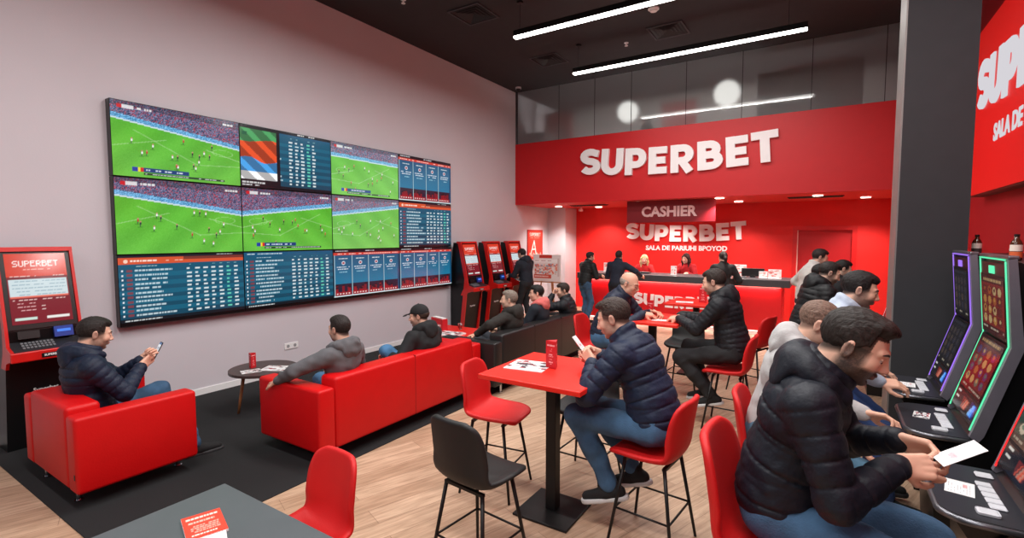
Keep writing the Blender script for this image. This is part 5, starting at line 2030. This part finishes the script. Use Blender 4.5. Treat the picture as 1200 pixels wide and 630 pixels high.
def slot(label, y0, y1, glow, lower, upper, x_off=0.0, gname='neon'):
    """gaming cabinet facing -x; bent front line K through deck, knee and top"""
    w = y1 - y0
    t = thing('slot_machine', label, 'slot machine', (x_off, y0, 0), 0, 'slot machines along the right wall')
    K = [(.775, .815), (.925, 1.35), (.888, 1.865)]
    NE = emit('neon_%d_%d_%d' % glow, glow, 1.3)
    SF = mat('slot_side_grey', (112, 108, 118), .4, metal=.15)
    obj('cabinet', prism(bmesh.new(), [(.64, 0), (1.04, 0), (1.04, 1.80), (.95, 1.85), (K[2][0] + .02, K[2][1] - .005), (K[1][0] + .02, K[1][1]), (K[0][0] + .03, K[0][1] - .02), (.70, .72), (.60, .60)], 'y', .035, w - .035), BLACK, t)
    for a, b in ((0, .035), (w - .035, w)):
        o_ = [(K[0][0] - .01, K[0][1] - .03), K[0], K[1], K[2], (K[2][0] + .038, K[2][1] + .01), (K[1][0] + .055, K[1][1] - .005), (K[0][0] + .055, K[0][1] - .02), (K[0][0] + .03, K[0][1] - .06)]
        obj('side_frame', prism(bmesh.new(), o_, 'y', a, b), SF, t)
    obj('top_frame', rbox(K[2][0] - .004, K[2][0] + .05, .0, w, 1.865, 1.89, .008, 2), GREYMETAL, t)
    for yy in (.042, w - .042):
        obj('neon_strip', tube(bmesh.new(), [(K[0][0] - .004, yy, K[0][1]), (K[1][0] - .004, yy, K[1][1]), (K[2][0] - .004, yy, K[2][1] - .01)], .0045, 8), NE, t, smooth=True)
    obj('neon_strip', tube(bmesh.new(), [(K[2][0] - .006, .042, K[2][1] - .002), (K[2][0] - .006, w - .042, K[2][1] - .002)], .0045, 8), NE, t, smooth=True)
    up1 = Vector((K[1][0] - K[0][0], 0, K[1][1] - K[0][1])).normalized()
    up2 = Vector((K[2][0] - K[1][0], 0, K[2][1] - K[1][1])).normalized()
    P = lambda a, b, u: Vector((a[0] + (b[0] - a[0]) * u, w / 2, a[1] + (b[1] - a[1]) * u))
    for nm_, a, b, u, hgt, im in (('lower_screen', K[0], K[1], .64, .36, lower), ('upper_screen', K[1], K[2], .42, .35, upper)):
        upv = up1 if nm_ == 'lower_screen' else up2
        c = P(a, b, u)
        M = plane_frame(c, (0, -1, 0), upv)
        bm = bmesh.new()
        box(bm, -w / 2 + .06, w / 2 - .06, -hgt / 2 - .02, hgt / 2 + .02, -.03, .008, M)
        bz = obj('screen_bezel', bm, BEZEL, t)
        M2 = plane_frame(c - Vector((M[0][2], M[1][2], M[2][2])) * -.0095, (0, -1, 0), upv)
        raster(nm_, slot_picture(im), w - .15, hgt, M2, colmat('slot_screen', emission=.42, rough=.12), t)
    # control strip between deck and lower screen
    c = P(K[0], K[1], .17)
    M = plane_frame(c, (0, -1, 0), up1)
    bm = bmesh.new()
    box(bm, -w / 2 + .05, w / 2 - .05, -.075, .075, -.03, .004, M)
    cp = obj('service_panel', bm, BLACK, t)
    sp = Img(40, 20, (14, 14, 17))
    rg = random.Random(7)
    sp.rect(3, 3, 8, 5, (205, 205, 200))
    sp.rect(3, 9, 8, 11, (205, 205, 200))
    sp.rect(15, 5, 24, 16, (110, 30, 26))
    for k in range(9):
        sp.line(15 + k, 15, 18 + k, 6, rg.choice([(214, 90, 60), (70, 20, 22), (190, 150, 130)]), .8, .7)
    sp.rect(29, 3, 38, 17, (14, 30, 90))
    for k in range(7):
        sp.line(29 + k, 15, 33 + k * .6, 4, rg.choice([(60, 150, 250), (20, 60, 170), (150, 210, 255)]), .9, .8)
    raster('service_display', sp, w - .12, .13, plane_frame(c - Vector((M[0][2], M[1][2], M[2][2])) * -.0055, (0, -1, 0), up1), colmat('slot_display', emission=.9, rough=.15), cp)
    # top display
    c = P(K[1], K[2], .86)
    M = plane_frame(c, (0, -1, 0), up2)
    bm = bmesh.new()
    box(bm, -w / 2 + .07, w / 2 - .07, -.045, .045, -.02, .004, M)
    tp = obj('top_display', bm, mat('dark_red_display', (60, 18, 20), .3), t)
    bm = bmesh.new()
    box(bm, -.07, .05, -.025, .025, .004, .008, M)
    obj('display_light', bm, emit('disp_%d_%d_%d' % glow, glow, 1.3), tp)
    # deck
    xs, xe, r = .47, .79, .13
    poly = [(xe, .0)] + [(xs + r - r * math.sin(a), r * .8 - r * .8 * math.cos(a)) for a in np.linspace(0, PI / 2, 8)] + [(xs + r - r * math.cos(a), w - r * .8 + r * .8 * math.sin(a)) for a in np.linspace(0, PI / 2, 8)] + [(xe, w)]
    bm = prism(bmesh.new(), poly, 'z', .735, .772)
    obj('deck', bm, mat('deck_grey', (44, 44, 50), .35), t)
    ring = [(p[0], p[1], .752) for p in poly]
    obj('deck_trim', tube(bmesh.new(), ring, .017, 8), GREYMETAL, t, smooth=True)
    for k in range(5):
        obj('button', rbox(.66, .72, .15 + k * .062, .20 + k * .062, .772, .782, .004, 1), mat('pale_button', (206, 206, 212), .3), t)
    obj('button', rbox(.60, .68, .06, .125, .772, .786, .012, 2), mat('pale_button', (206, 206, 212), .3), t)
    obj('button', rbox(.68, .75, w - .14, w - .08, .772, .784, .006, 1), mat('pale_button', (206, 206, 212), .3), t)
    # underside
    obj('belly', prism(bmesh.new(), [(.52, .735), (.79, .735), (.79, .45), (.70, .45)], 'y', .06, w - .06), BLACK, t)
    return t


SL = []
SL.append(slot('slot machine edged in violet light beside the column', 4.90, 5.52, (150, 110, 225), 1, 1))
SL.append(slot('slot machine edged in green light, middle of the near three', 3.98, 4.64, (96, 226, 168), 3, 2))
SL.append(slot('slot machine edged in red light, cut by the right edge', 2.84, 3.50, (255, 50, 50), 4, 3))
SL.append(slot('slot machine seen edge-on beyond the column, before the back wall', 7.60, 8.2, (215, 195, 200), 1, 1, x_off=-.16))
sheet('ticket', 'white printed ticket lying on the deck of the red-edged slot machine', 'ticket', (.585, 3.17, .772), math.radians(80), .17, .11, 51, 'plain', thick=.002)
sheet('ticket', 'printed card on the deck of the green-edged slot machine', 'ticket', (.585, 4.35, .772), math.radians(80), .14, .09, 52, 'magazine', thick=.002)
sheet('ticket', 'white printed slip under the hand on the violet-edged slot machine', 'ticket', (.60, 5.20, .772), math.radians(85), .15, .10, 53, 'plain', thick=.002)

# black back cabinets behind the machines, with bottles standing on top
t = thing('back_cabinet', 'tall black cabinet run behind the slot machines against the red wall', 'cabinet', (0, 0, 0))
obj('carcass', rbox(1.07, XR - .01, 1.6, 7.2, 0, 1.80, .006, 1), BLACK, t)
obj('worktop', rbox(1.055, XR - .005, 1.58, 7.22, 1.80, 1.83, .004, 1), mat('black_ledge', (30, 30, 32), .4), t)
for k in range(6):
    obj('door', rbox(1.058, 1.07, 1.65 + k * .92, 2.53 + k * .92, .05, 1.76, .003, 1), BLACK, t)


def bottle(label, loc, h=.17, tint=(70, 34, 20), lab_rgb=(228, 210, 200), lab2=(214, 96, 50), n=0):
    t = thing('bottle', label, 'bottle', loc, n * 1.1, 'small bottles on the black cabinet')
    bm = bmesh.new()
    r = .034
    tube(bm, [(0, 0, 0), (0, 0, .006), (0, 0, h * .62), (0, 0, h * .74), (0, 0, h * .82), (0, 0, h * .93)], [r * .85, r, r, r * .75, r * .45, r * .42], 20)
    obj('glass_body', bm, mat('bottle_%d' % tint[0], tint, .12), t, smooth=True)
    obj('cap', cyl(bmesh.new(), (0, 0, h * .92), r * .48, h * .08, 16), BLACK, t)
    obj('label', tube(bmesh.new(), [(0, 0, h * .36), (0, 0, h * .60)], r * 1.03, 20, caps=False), mat('label_%d' % lab_rgb[1], lab_rgb, .6), t, smooth=True)
    obj('lower_label', tube(bmesh.new(), [(0, 0, h * .12), (0, 0, h * .34)], r * 1.03, 20, caps=False), mat('label_%d' % lab2[1], lab2, .6), t, smooth=True)
    return t


bottle('small dark bottle with a pale label on the black cabinet beside the column', (1.12, 5.97, 1.83), .19, lab2=(60, 44, 44))
bottle('small bottle with an orange label on the black cabinet, nearer the right edge', (1.14, 4.95, 1.83), .19, n=1)
bottle('pale bottle on the far slot machine beyond the column', (.80, 8.12, 1.89), .2, (190, 170, 170), lab2=(220, 200, 200), n=2)
# ---------------------------------------------------------------- people
DENIM, BLK, NAVY = (66, 98, 126), (24, 24, 27), (24, 33, 54)
GS = 'people seated at the tables'


def held(name, label, cat, info, local, R, builder, group=None):
    """a thing held in a hand: placed in the holder's space, standing on its own at top level"""
    t = thing(name, label, cat, (0, 0, 0), 0, group)
    A = Matrix([[R[i][j] for j in range(3)] for i in range(3)]).to_4x4()
    t.matrix_world = info['M'] @ Matrix.Translation(Vector(local)) @ A @ Matrix.Scale(1 / info['M'].to_scale()[0], 4)
    builder(t)
    return t


def phone(t):
    obj('case', rbox(-.036, .036, -.075, .075, -.004, .004, .003, 2), BLACK, t)
    im = Img(14, 28, (225, 230, 235))
    im.rect(0, 0, 14, 4, (90, 120, 160))
    im.rect(2, 8, 12, 12, (170, 180, 190))
    im.rect(2, 16, 12, 24, (200, 205, 212))
    raster('screen', im, .066, .140, plane_frame((0, 0, .0046), (1, 0, 0), (0, 1, 0)), SCREEN, t)


def slip(w, h, seed):
    def f(t):
        rng = random.Random(seed)
        im = Img(34, 46, (236, 234, 236))
        for j in range(4, 42, 4):
            im.words(4, j, 30 - rng.randint(0, 10), (150, 150, 165), rng, 1, dens=.8)
        im.rect(10, 26, 24, 32, (205, 140, 150), .6)
        obj('sheet', rbox(-w / 2, w / 2, -h / 2, h / 2, -.0008, .0008, .0003, 1), PAPER, t)
        raster('print', im, w * .99, h * .99, plane_frame((0, 0, .0012), (1, 0, 0), (0, 1, 0)), PRINT, t)
    return f


# man with the phone in the armchair
r_, i_ = person('man in a navy padded jacket looking at a phone in the red armchair', (-5.13, 1.58), -8, scale=1.12, lod=1, ph=.43, wide=1.1, lean=-19, bend=20, head=(0, 14, 0), hair='short', hair_rgb=(30, 24, 22),
       hr=(.09, .27, .79), hl=(-.01, .30, .82), er=(.6, -.2, -.9), el=(-.6, -.2, -.9), hand_r=((-.3, .8, .5), (-.8, -.2, .2), .8, .7), hand_l=((.4, .7, .6), (.6, -.5, .1), .9, .8),
       fr=(.20, .58, .09), fl=(-.12, .50, .09), kr=(.1, .3, 1), kl=(-.1, .3, 1), hood=True, top_rgb=(19, 31, 53), stub=.4, seed=1)
held('phone', 'phone held up by the man in the red armchair', 'phone', i_, (.045, .39, .885), rotm(0, -62), phone)

# two men on the red sofa
person('man in a grey hooded top on the red sofa, seen from behind', (-3.86, 3.03), 92, scale=1.06, lod=1, ph=.42, lean=-12, bend=6, twist=8, head=(4, 4, 0), hair='short', hair_rgb=(34, 27, 25), top='hoodie', top_rgb=(92, 92, 96),
       hr=(.22, .30, .60), hl=(-.38, .32, .64), er=(.6, -.2, -.8), el=(-1, -.2, .1), hand_l=((.2, .9, -.3), (0, 0, -1), .4, .4), fr=(.16, .52, .09), fl=(-.16, .50, .09), kr=(.1, .6, 1), kl=(-.1, .6, 1), hood=True, collar=False, seed=2)
person('man in a black cap and black jacket on the red sofa', (-3.88, 4.13), 92, scale=1.06, lod=1, ph=.40, lean=-10, bend=16, head=(28, 8, 0), hair='short', hair_rgb=(60, 48, 42), cap=(22, 22, 25), top='hoodie', top_rgb=(22, 23, 26),
       hr=(.20, .30, .62), hl=(-.26, .26, .66), er=(.6, -.2, -.8), el=(-.7, -.3, -.6), fr=(.18, .50, .09), fl=(.02, .48, .52), kr=(.2, .6, 1), kl=(-.9, .3, .9), hood=True, collar=False, legs_rgb=(70, 118, 160), seed=3)

# three on the black sofa
person('grey-haired man in a dark brown jacket on the black sofa', (-3.68, 5.70), 92, scale=1.08, lod=2, ph=.40, lean=-10, bend=8, head=(24, 0, 0), hair='short', hair_rgb=(120, 108, 98), top='hoodie', top_rgb=(36, 33, 30),
       hr=(.22, .30, .60), hl=(-.42, .22, .66), er=(.6, -.2, -.8), el=(-1, -.3, .1), hand_l=((-.3, .9, -.3), (0, 0, -1), .4, .4), fr=(.16, .5, .09), fl=(-.16, .5, .09), hood=True, collar=False, legs_rgb=(40, 42, 50), seed=4)
person('dark-haired young man with a pink hood on the black sofa', (-3.70, 6.50), 96, scale=1.05, lod=2, ph=.44, lean=-8, bend=8, head=(26, 4, 0), hair='short', hair_rgb=(24, 20, 20), top='hoodie', top_rgb=(26, 33, 44), hoodc=(220, 112, 108),
       hr=(.22, .30, .60), hl=(-.20, .34, .62), fr=(.16, .5, .09), fl=(-.16, .5, .09), hood=True, collar=False, skin=(226, 172, 150), stub=0, legs_rgb=(40, 42, 50), seed=5)
person('man in a dark jacket resting his hand on his chin on the black sofa', (-3.66, 7.30), 100, scale=1.06, lod=2, ph=.41, lean=-4, bend=12, head=(30, 8, 0), hair='short', hair_rgb=(48, 36, 32), top='puffer', top_rgb=(24, 27, 33),
       hr=(.18, .30, .60), hl=(-.11, .22, 1.00), el=(-.6, .2, -.9), hand_l=((.3, -.2, .9), (.3, -1, .2), 1.1, .7), fr=(.16, .5, .09), fl=(-.16, .5, .09), legs_rgb=(40, 42, 50), seed=6)

# standing
STAND = dict(ph=.93, lean=0, bend=4, fr=(.10, -.01, .09), fl=(-.10, .03, .09), kr=(0, 1, .05), kl=(0, 1, .05))
DOWN = dict(hr=(.24, .06, .82), hl=(-.24, .06, .82), hand_r=((0, .15, -1), (-1, 0, 0), .35, .3), hand_l=((0, .15, -1), (1, 0, 0), .35, .3))
person('man in a dark coat standing at the betting terminal', (-5.80, 9.52), 78, scale=1.03, lod=2, **{**STAND, 'bend': 10}, hr=(.16, .38, 1.08), hl=(-.12, .40, 1.10), head=(0, 22, 0), hair='short', hair_rgb=(26, 22, 22), top='hoodie', top_rgb=(24, 30, 42), hood=True, collar=True, legs_rgb=(26, 27, 32), legs_kind='cloth', seed=7)
person('man in a dark jacket and jeans leaning on the left of the counter', (-4.68, 10.75), -22, scale=.98, lod=2, **{**STAND, 'lean': 4, 'bend': 10}, hr=(.16, .36, 1.12), hl=(-.10, .38, 1.13), head=(-18, 10, 0), hair='short', hair_rgb=(40, 32, 30), top='puffer', top_rgb=(28, 31, 32), seed=8)
person('man in a navy jacket at the counter with his back turned', (-3.97, 10.72), -6, scale=1.0, lod=2, **{**STAND, 'lean': 4, 'bend': 8}, hr=(.46, .30, 1.14), hl=(-.16, .34, 1.13), er=(.8, -.4, -.2), head=(8, 4, 0), hair='short', hair_rgb=(36, 30, 28), top='suit', top_rgb=(26, 33, 50), legs_rgb=(24, 26, 36), legs_kind='cloth', seed=9)
person('dark-clothed woman with a ponytail at the counter, back turned', (-1.78, 10.72), 10, scale=1.01, lod=2, **{**STAND, 'lean': 5, 'bend': 8}, wide=.92, hr=(.22, .30, 1.17), hl=(-.20, .32, 1.17), head=(20, 4, 0), hair='ponytail', hair_rgb=(38, 30, 28), top='suit', top_rgb=(20, 20, 22), legs_rgb=(24, 24, 26), legs_kind='cloth', stub=0, collar=False, seed=10)
CK = dict(ph=.86, lean=2, bend=8, fr=(.10, 0, .09), fl=(-.10, .02, .09), kr=(0, 1, .05), kl=(0, 1, .05), hr=(.16, .34, 1.17), hl=(-.16, .34, 1.17), wide=.88, stub=0, hair='long', top='shirt', collar=False, legs_rgb=(24, 24, 26), legs_kind='cloth', skin=(226, 176, 156))
person('blonde woman in red behind the counter', (-3.84, 12.15), 188, scale=.96, lod=2, head=(6, 8, 0), hair_rgb=(206, 176, 130), top_rgb=(190, 26, 30), seed=11, **CK)
person('dark-haired woman in red behind the counter', (-2.84, 12.15), 166, scale=.99, lod=2, head=(-4, 6, 0), hair_rgb=(52, 28, 26), top_rgb=(176, 20, 30), seed=12, **CK)

# middle bar table
person('bald man in glasses and a navy jacket at the middle bar table', (-1.98, 5.72), -88, scale=1.15, lod=1, ph=.67, lean=12, bend=16, head=(-8, 20, 0), hair='bald', hair_rgb=(150, 140, 132), glasses=True, top='puffer', top_rgb=(30, 38, 58),
       hr=(.10, .46, .97), hl=(-.06, .50, .98), er=(.7, -.2, -.7), el=(-.7, -.2, -.7), hand_r=((-.3, .9, -.1), (-.3, 0, -1), .8, .7), hand_l=((.3, .9, -.1), (.3, 0, -1), .8, .7), fr=(.12, .24, .28), fl=(-.12, .24, .28), skin=(218, 166, 142), stub=.1, seed=13)
person('man in a black padded jacket and black trousers at the middle bar table', (-1.02, 5.64), 86, scale=1.16, lod=1, ph=.68, lean=6, bend=10, head=(0, 14, 0), hair='short', hair_rgb=(42, 32, 28), top='puffer', top_rgb=(24, 26, 32), quilt=(.045, .009),
       hr=(.04, .50, .95), hl=(-.08, .48, .95), er=(.6, -.2, -.8), el=(-.6, -.2, -.8), hand_r=((-.4, .9, -.1), (-.3, 0, -1), .9, .7), hand_l=((.4, .9, -.1), (.3, 0, -1), .9, .7), fr=(.10, .26, .27), fl=(-.10, .16, .27), toe=(0, 8), footpitch=14, hood=True, legs_rgb=(26, 26, 29), legs_kind='cloth', sole_rgb=(200, 200, 200), seed=14)
t = thing('phone', 'phone lying on the middle bar table by the bald man', 'phone', (-1.92, 5.52, 1.035), .4)
phone(t)

# nearest bar table
r_, i_ = person('man in a navy padded jacket and jeans at the nearest bar table', (-1.23, 3.24), 86, scale=1.15, lod=0, ph=.66, lean=11, bend=15, head=(8, 20, 0), hair='fade', hair_rgb=(52, 40, 35), top='puffer', top_rgb=(20, 33, 58), quilt=(.075, .011),
       hr=(.07, .40, 1.00), hl=(-.10, .36, .99), er=(.7, -.1, -.8), el=(-.8, .1, -.8), hand_r=((-.5, .8, .3), (-.6, -.5, -.3), .9, .8), hand_l=((.35, .75, .5), (.7, -.3, -.1), .9, .7), fr=(.10, .17, .30), fl=(-.12, .23, .28), toe=(4, 8), footpitch=18, collar=True, stub=.3, sole_rgb=(200, 200, 200), seed=15)
held('paper_slip', 'small white slip held by the man at the nearest bar table', 'paper slip', i_, (-.02, .50, 1.075), rotm(10, -50), slip(.075, .12, 5))

# slot machines
r_, i_ = person('man in a dark navy padded jacket holding a paper slip, nearest the camera', (.10, 2.36), -93, scale=1.18, lod=0, ph=.72, lean=3, bend=15, head=(-4, 26, 0), hair='quiff', hair_rgb=(34, 27, 24), top='puffer', top_rgb=(14, 19, 31), quilt=(.085, .009), wide=1.05, belly=1.0,
       hr=(.04, .34, .97), hl=(-.12, .35, 1.00), er=(.8, -.5, -.7), el=(-.8, -.5, -.7), hand_r=((-.35, .9, .05), (-.7, 0, -.4), .8, .8), hand_l=((.3, .95, .0), (.6, .1, -.5), .8, .8), fr=(.16, .42, .25), fl=(-.12, .36, .25), hood=True, collar=True, stub=.85, seed=16)
held('paper_slip', 'white printed slip held by the man nearest the camera', 'paper slip', i_, (-.035, .49, 1.02), rotm(20, -30, 8), slip(.075, .15, 6))
person('man with thinning hair and a light grey top at the green-edged slot machine', (-.02, 3.36), -92, scale=1.12, lod=1, ph=.72, lean=6, bend=12, head=(0, 20, 0), hair='thin', hair_rgb=(112, 88, 76), top='hoodie', top_rgb=(176, 174, 174),
       hr=(.20, .38, .82), hl=(-.16, .42, .86), fr=(.16, .42, .12), fl=(-.14, .36, .12), kr=(.2, .8, 1), kl=(-.1, .8, 1), hood=True, collar=False, legs_rgb=(84, 124, 150), stub=.4, seed=17)
person('dark-haired man in a pale blue shirt with a hand on the violet-edged machine', (.21, 4.50), -88, scale=1.14, lod=1, ph=.80, lean=10, bend=12, head=(0, 16, 0), hair='short', hair_rgb=(24, 20, 20), top='shirt', top_rgb=(176, 188, 206), collar=True,
       hr=(.10, .36, .84), hl=(-.42, .36, .80), el=(-.3, -.4, -.8), hand_l=((-.1, 1, -.1), (0, 0, -1), .4, .4), fr=(.16, .40, .12), fl=(-.14, .36, .12), kr=(.2, .8, 1), kl=(-.1, .8, 1), legs_rgb=(36, 62, 110), stub=.5, seed=18)
person('man in a black quilted jacket and hood standing before the red door', (.02, 6.45), -60, scale=1.04, lod=1, **{**STAND, 'lean': 8, 'bend': 12}, **DOWN, head=(-16, 22, 0), hair='fade', hair_rgb=(34, 28, 26), top='puffer', top_rgb=(20, 21, 24), hood=True, legs_rgb=(28, 28, 32), legs_kind='cloth', stub=.6, seed=19)
person('man in a pale grey top standing nearest the red door', (-.10, 9.0), -70, scale=1.08, lod=2, **{**STAND, 'bend': 14}, hr=(.22, .10, 1.05), hl=(-.20, .10, 1.05), er=(.9, -.5, 0), el=(-.9, -.6, 0), head=(-10, 18, 0), hair='short', hair_rgb=(36, 28, 26), top='hoodie', top_rgb=(196, 192, 188), collar=True, legs_rgb=(40, 44, 56), seed=20)
person('dark-haired man facing the far slot machine, behind the quilted jacket', (.18, 8.05), -76, scale=1.0, lod=2, **{**STAND, 'bend': 10}, **DOWN, head=(0, 18, 0), hair='short', hair_rgb=(24, 20, 20), top='hoodie', top_rgb=(34, 34, 38), legs_rgb=(36, 38, 46), seed=21)
person('dark-haired person half hidden behind the quilted jacket wearer', (-.07, 7.35), -70, scale=.98, lod=2, **{**STAND, 'bend': 10}, **DOWN, head=(0, 14, 0), hair='short', hair_rgb=(26, 20, 20), top='hoodie', top_rgb=(30, 32, 38), legs_rgb=(36, 38, 46), seed=22)
r_, i_ = person('dark figure sitting behind the frosted glass of the mezzanine', (-3.47, 10.95), 78, scale=1.0, lod=3, ph=.50, lean=0, bend=6, head=(0, 0, 0), hair='short', hair_rgb=(30, 26, 26), top='hoodie', top_rgb=(26, 26, 30), fr=(.1, .42, .09), fl=(-.1, .42, .09), kr=(.1, .6, 1), kl=(-.1, .6, 1), hr=(.2, .3, .6), hl=(-.2, .3, .6), stub=0, seed=23)
r_.location.z = 3.4
t = thing('office_chair', 'dark chair behind the frosted glass under the sitting figure', 'chair', (r_.location.x, r_.location.y, 3.4), math.radians(78))
obj('seat', rbox(-.22, .22, -.2, .24, .36, .41, .02, 2), BLACK, t)
obj('backrest', rbox(-.21, .21, -.24, -.20, .45, .9, .015, 2), BLACK, t)
for a_, b_ in ((-.2, -.2), (.2, -.2), (-.2, .22), (.2, .22)):
    obj('leg', tube(bmesh.new(), [(a_, b_, .36), (a_, b_, 0)], .012, 8), BLACKMETAL, t)
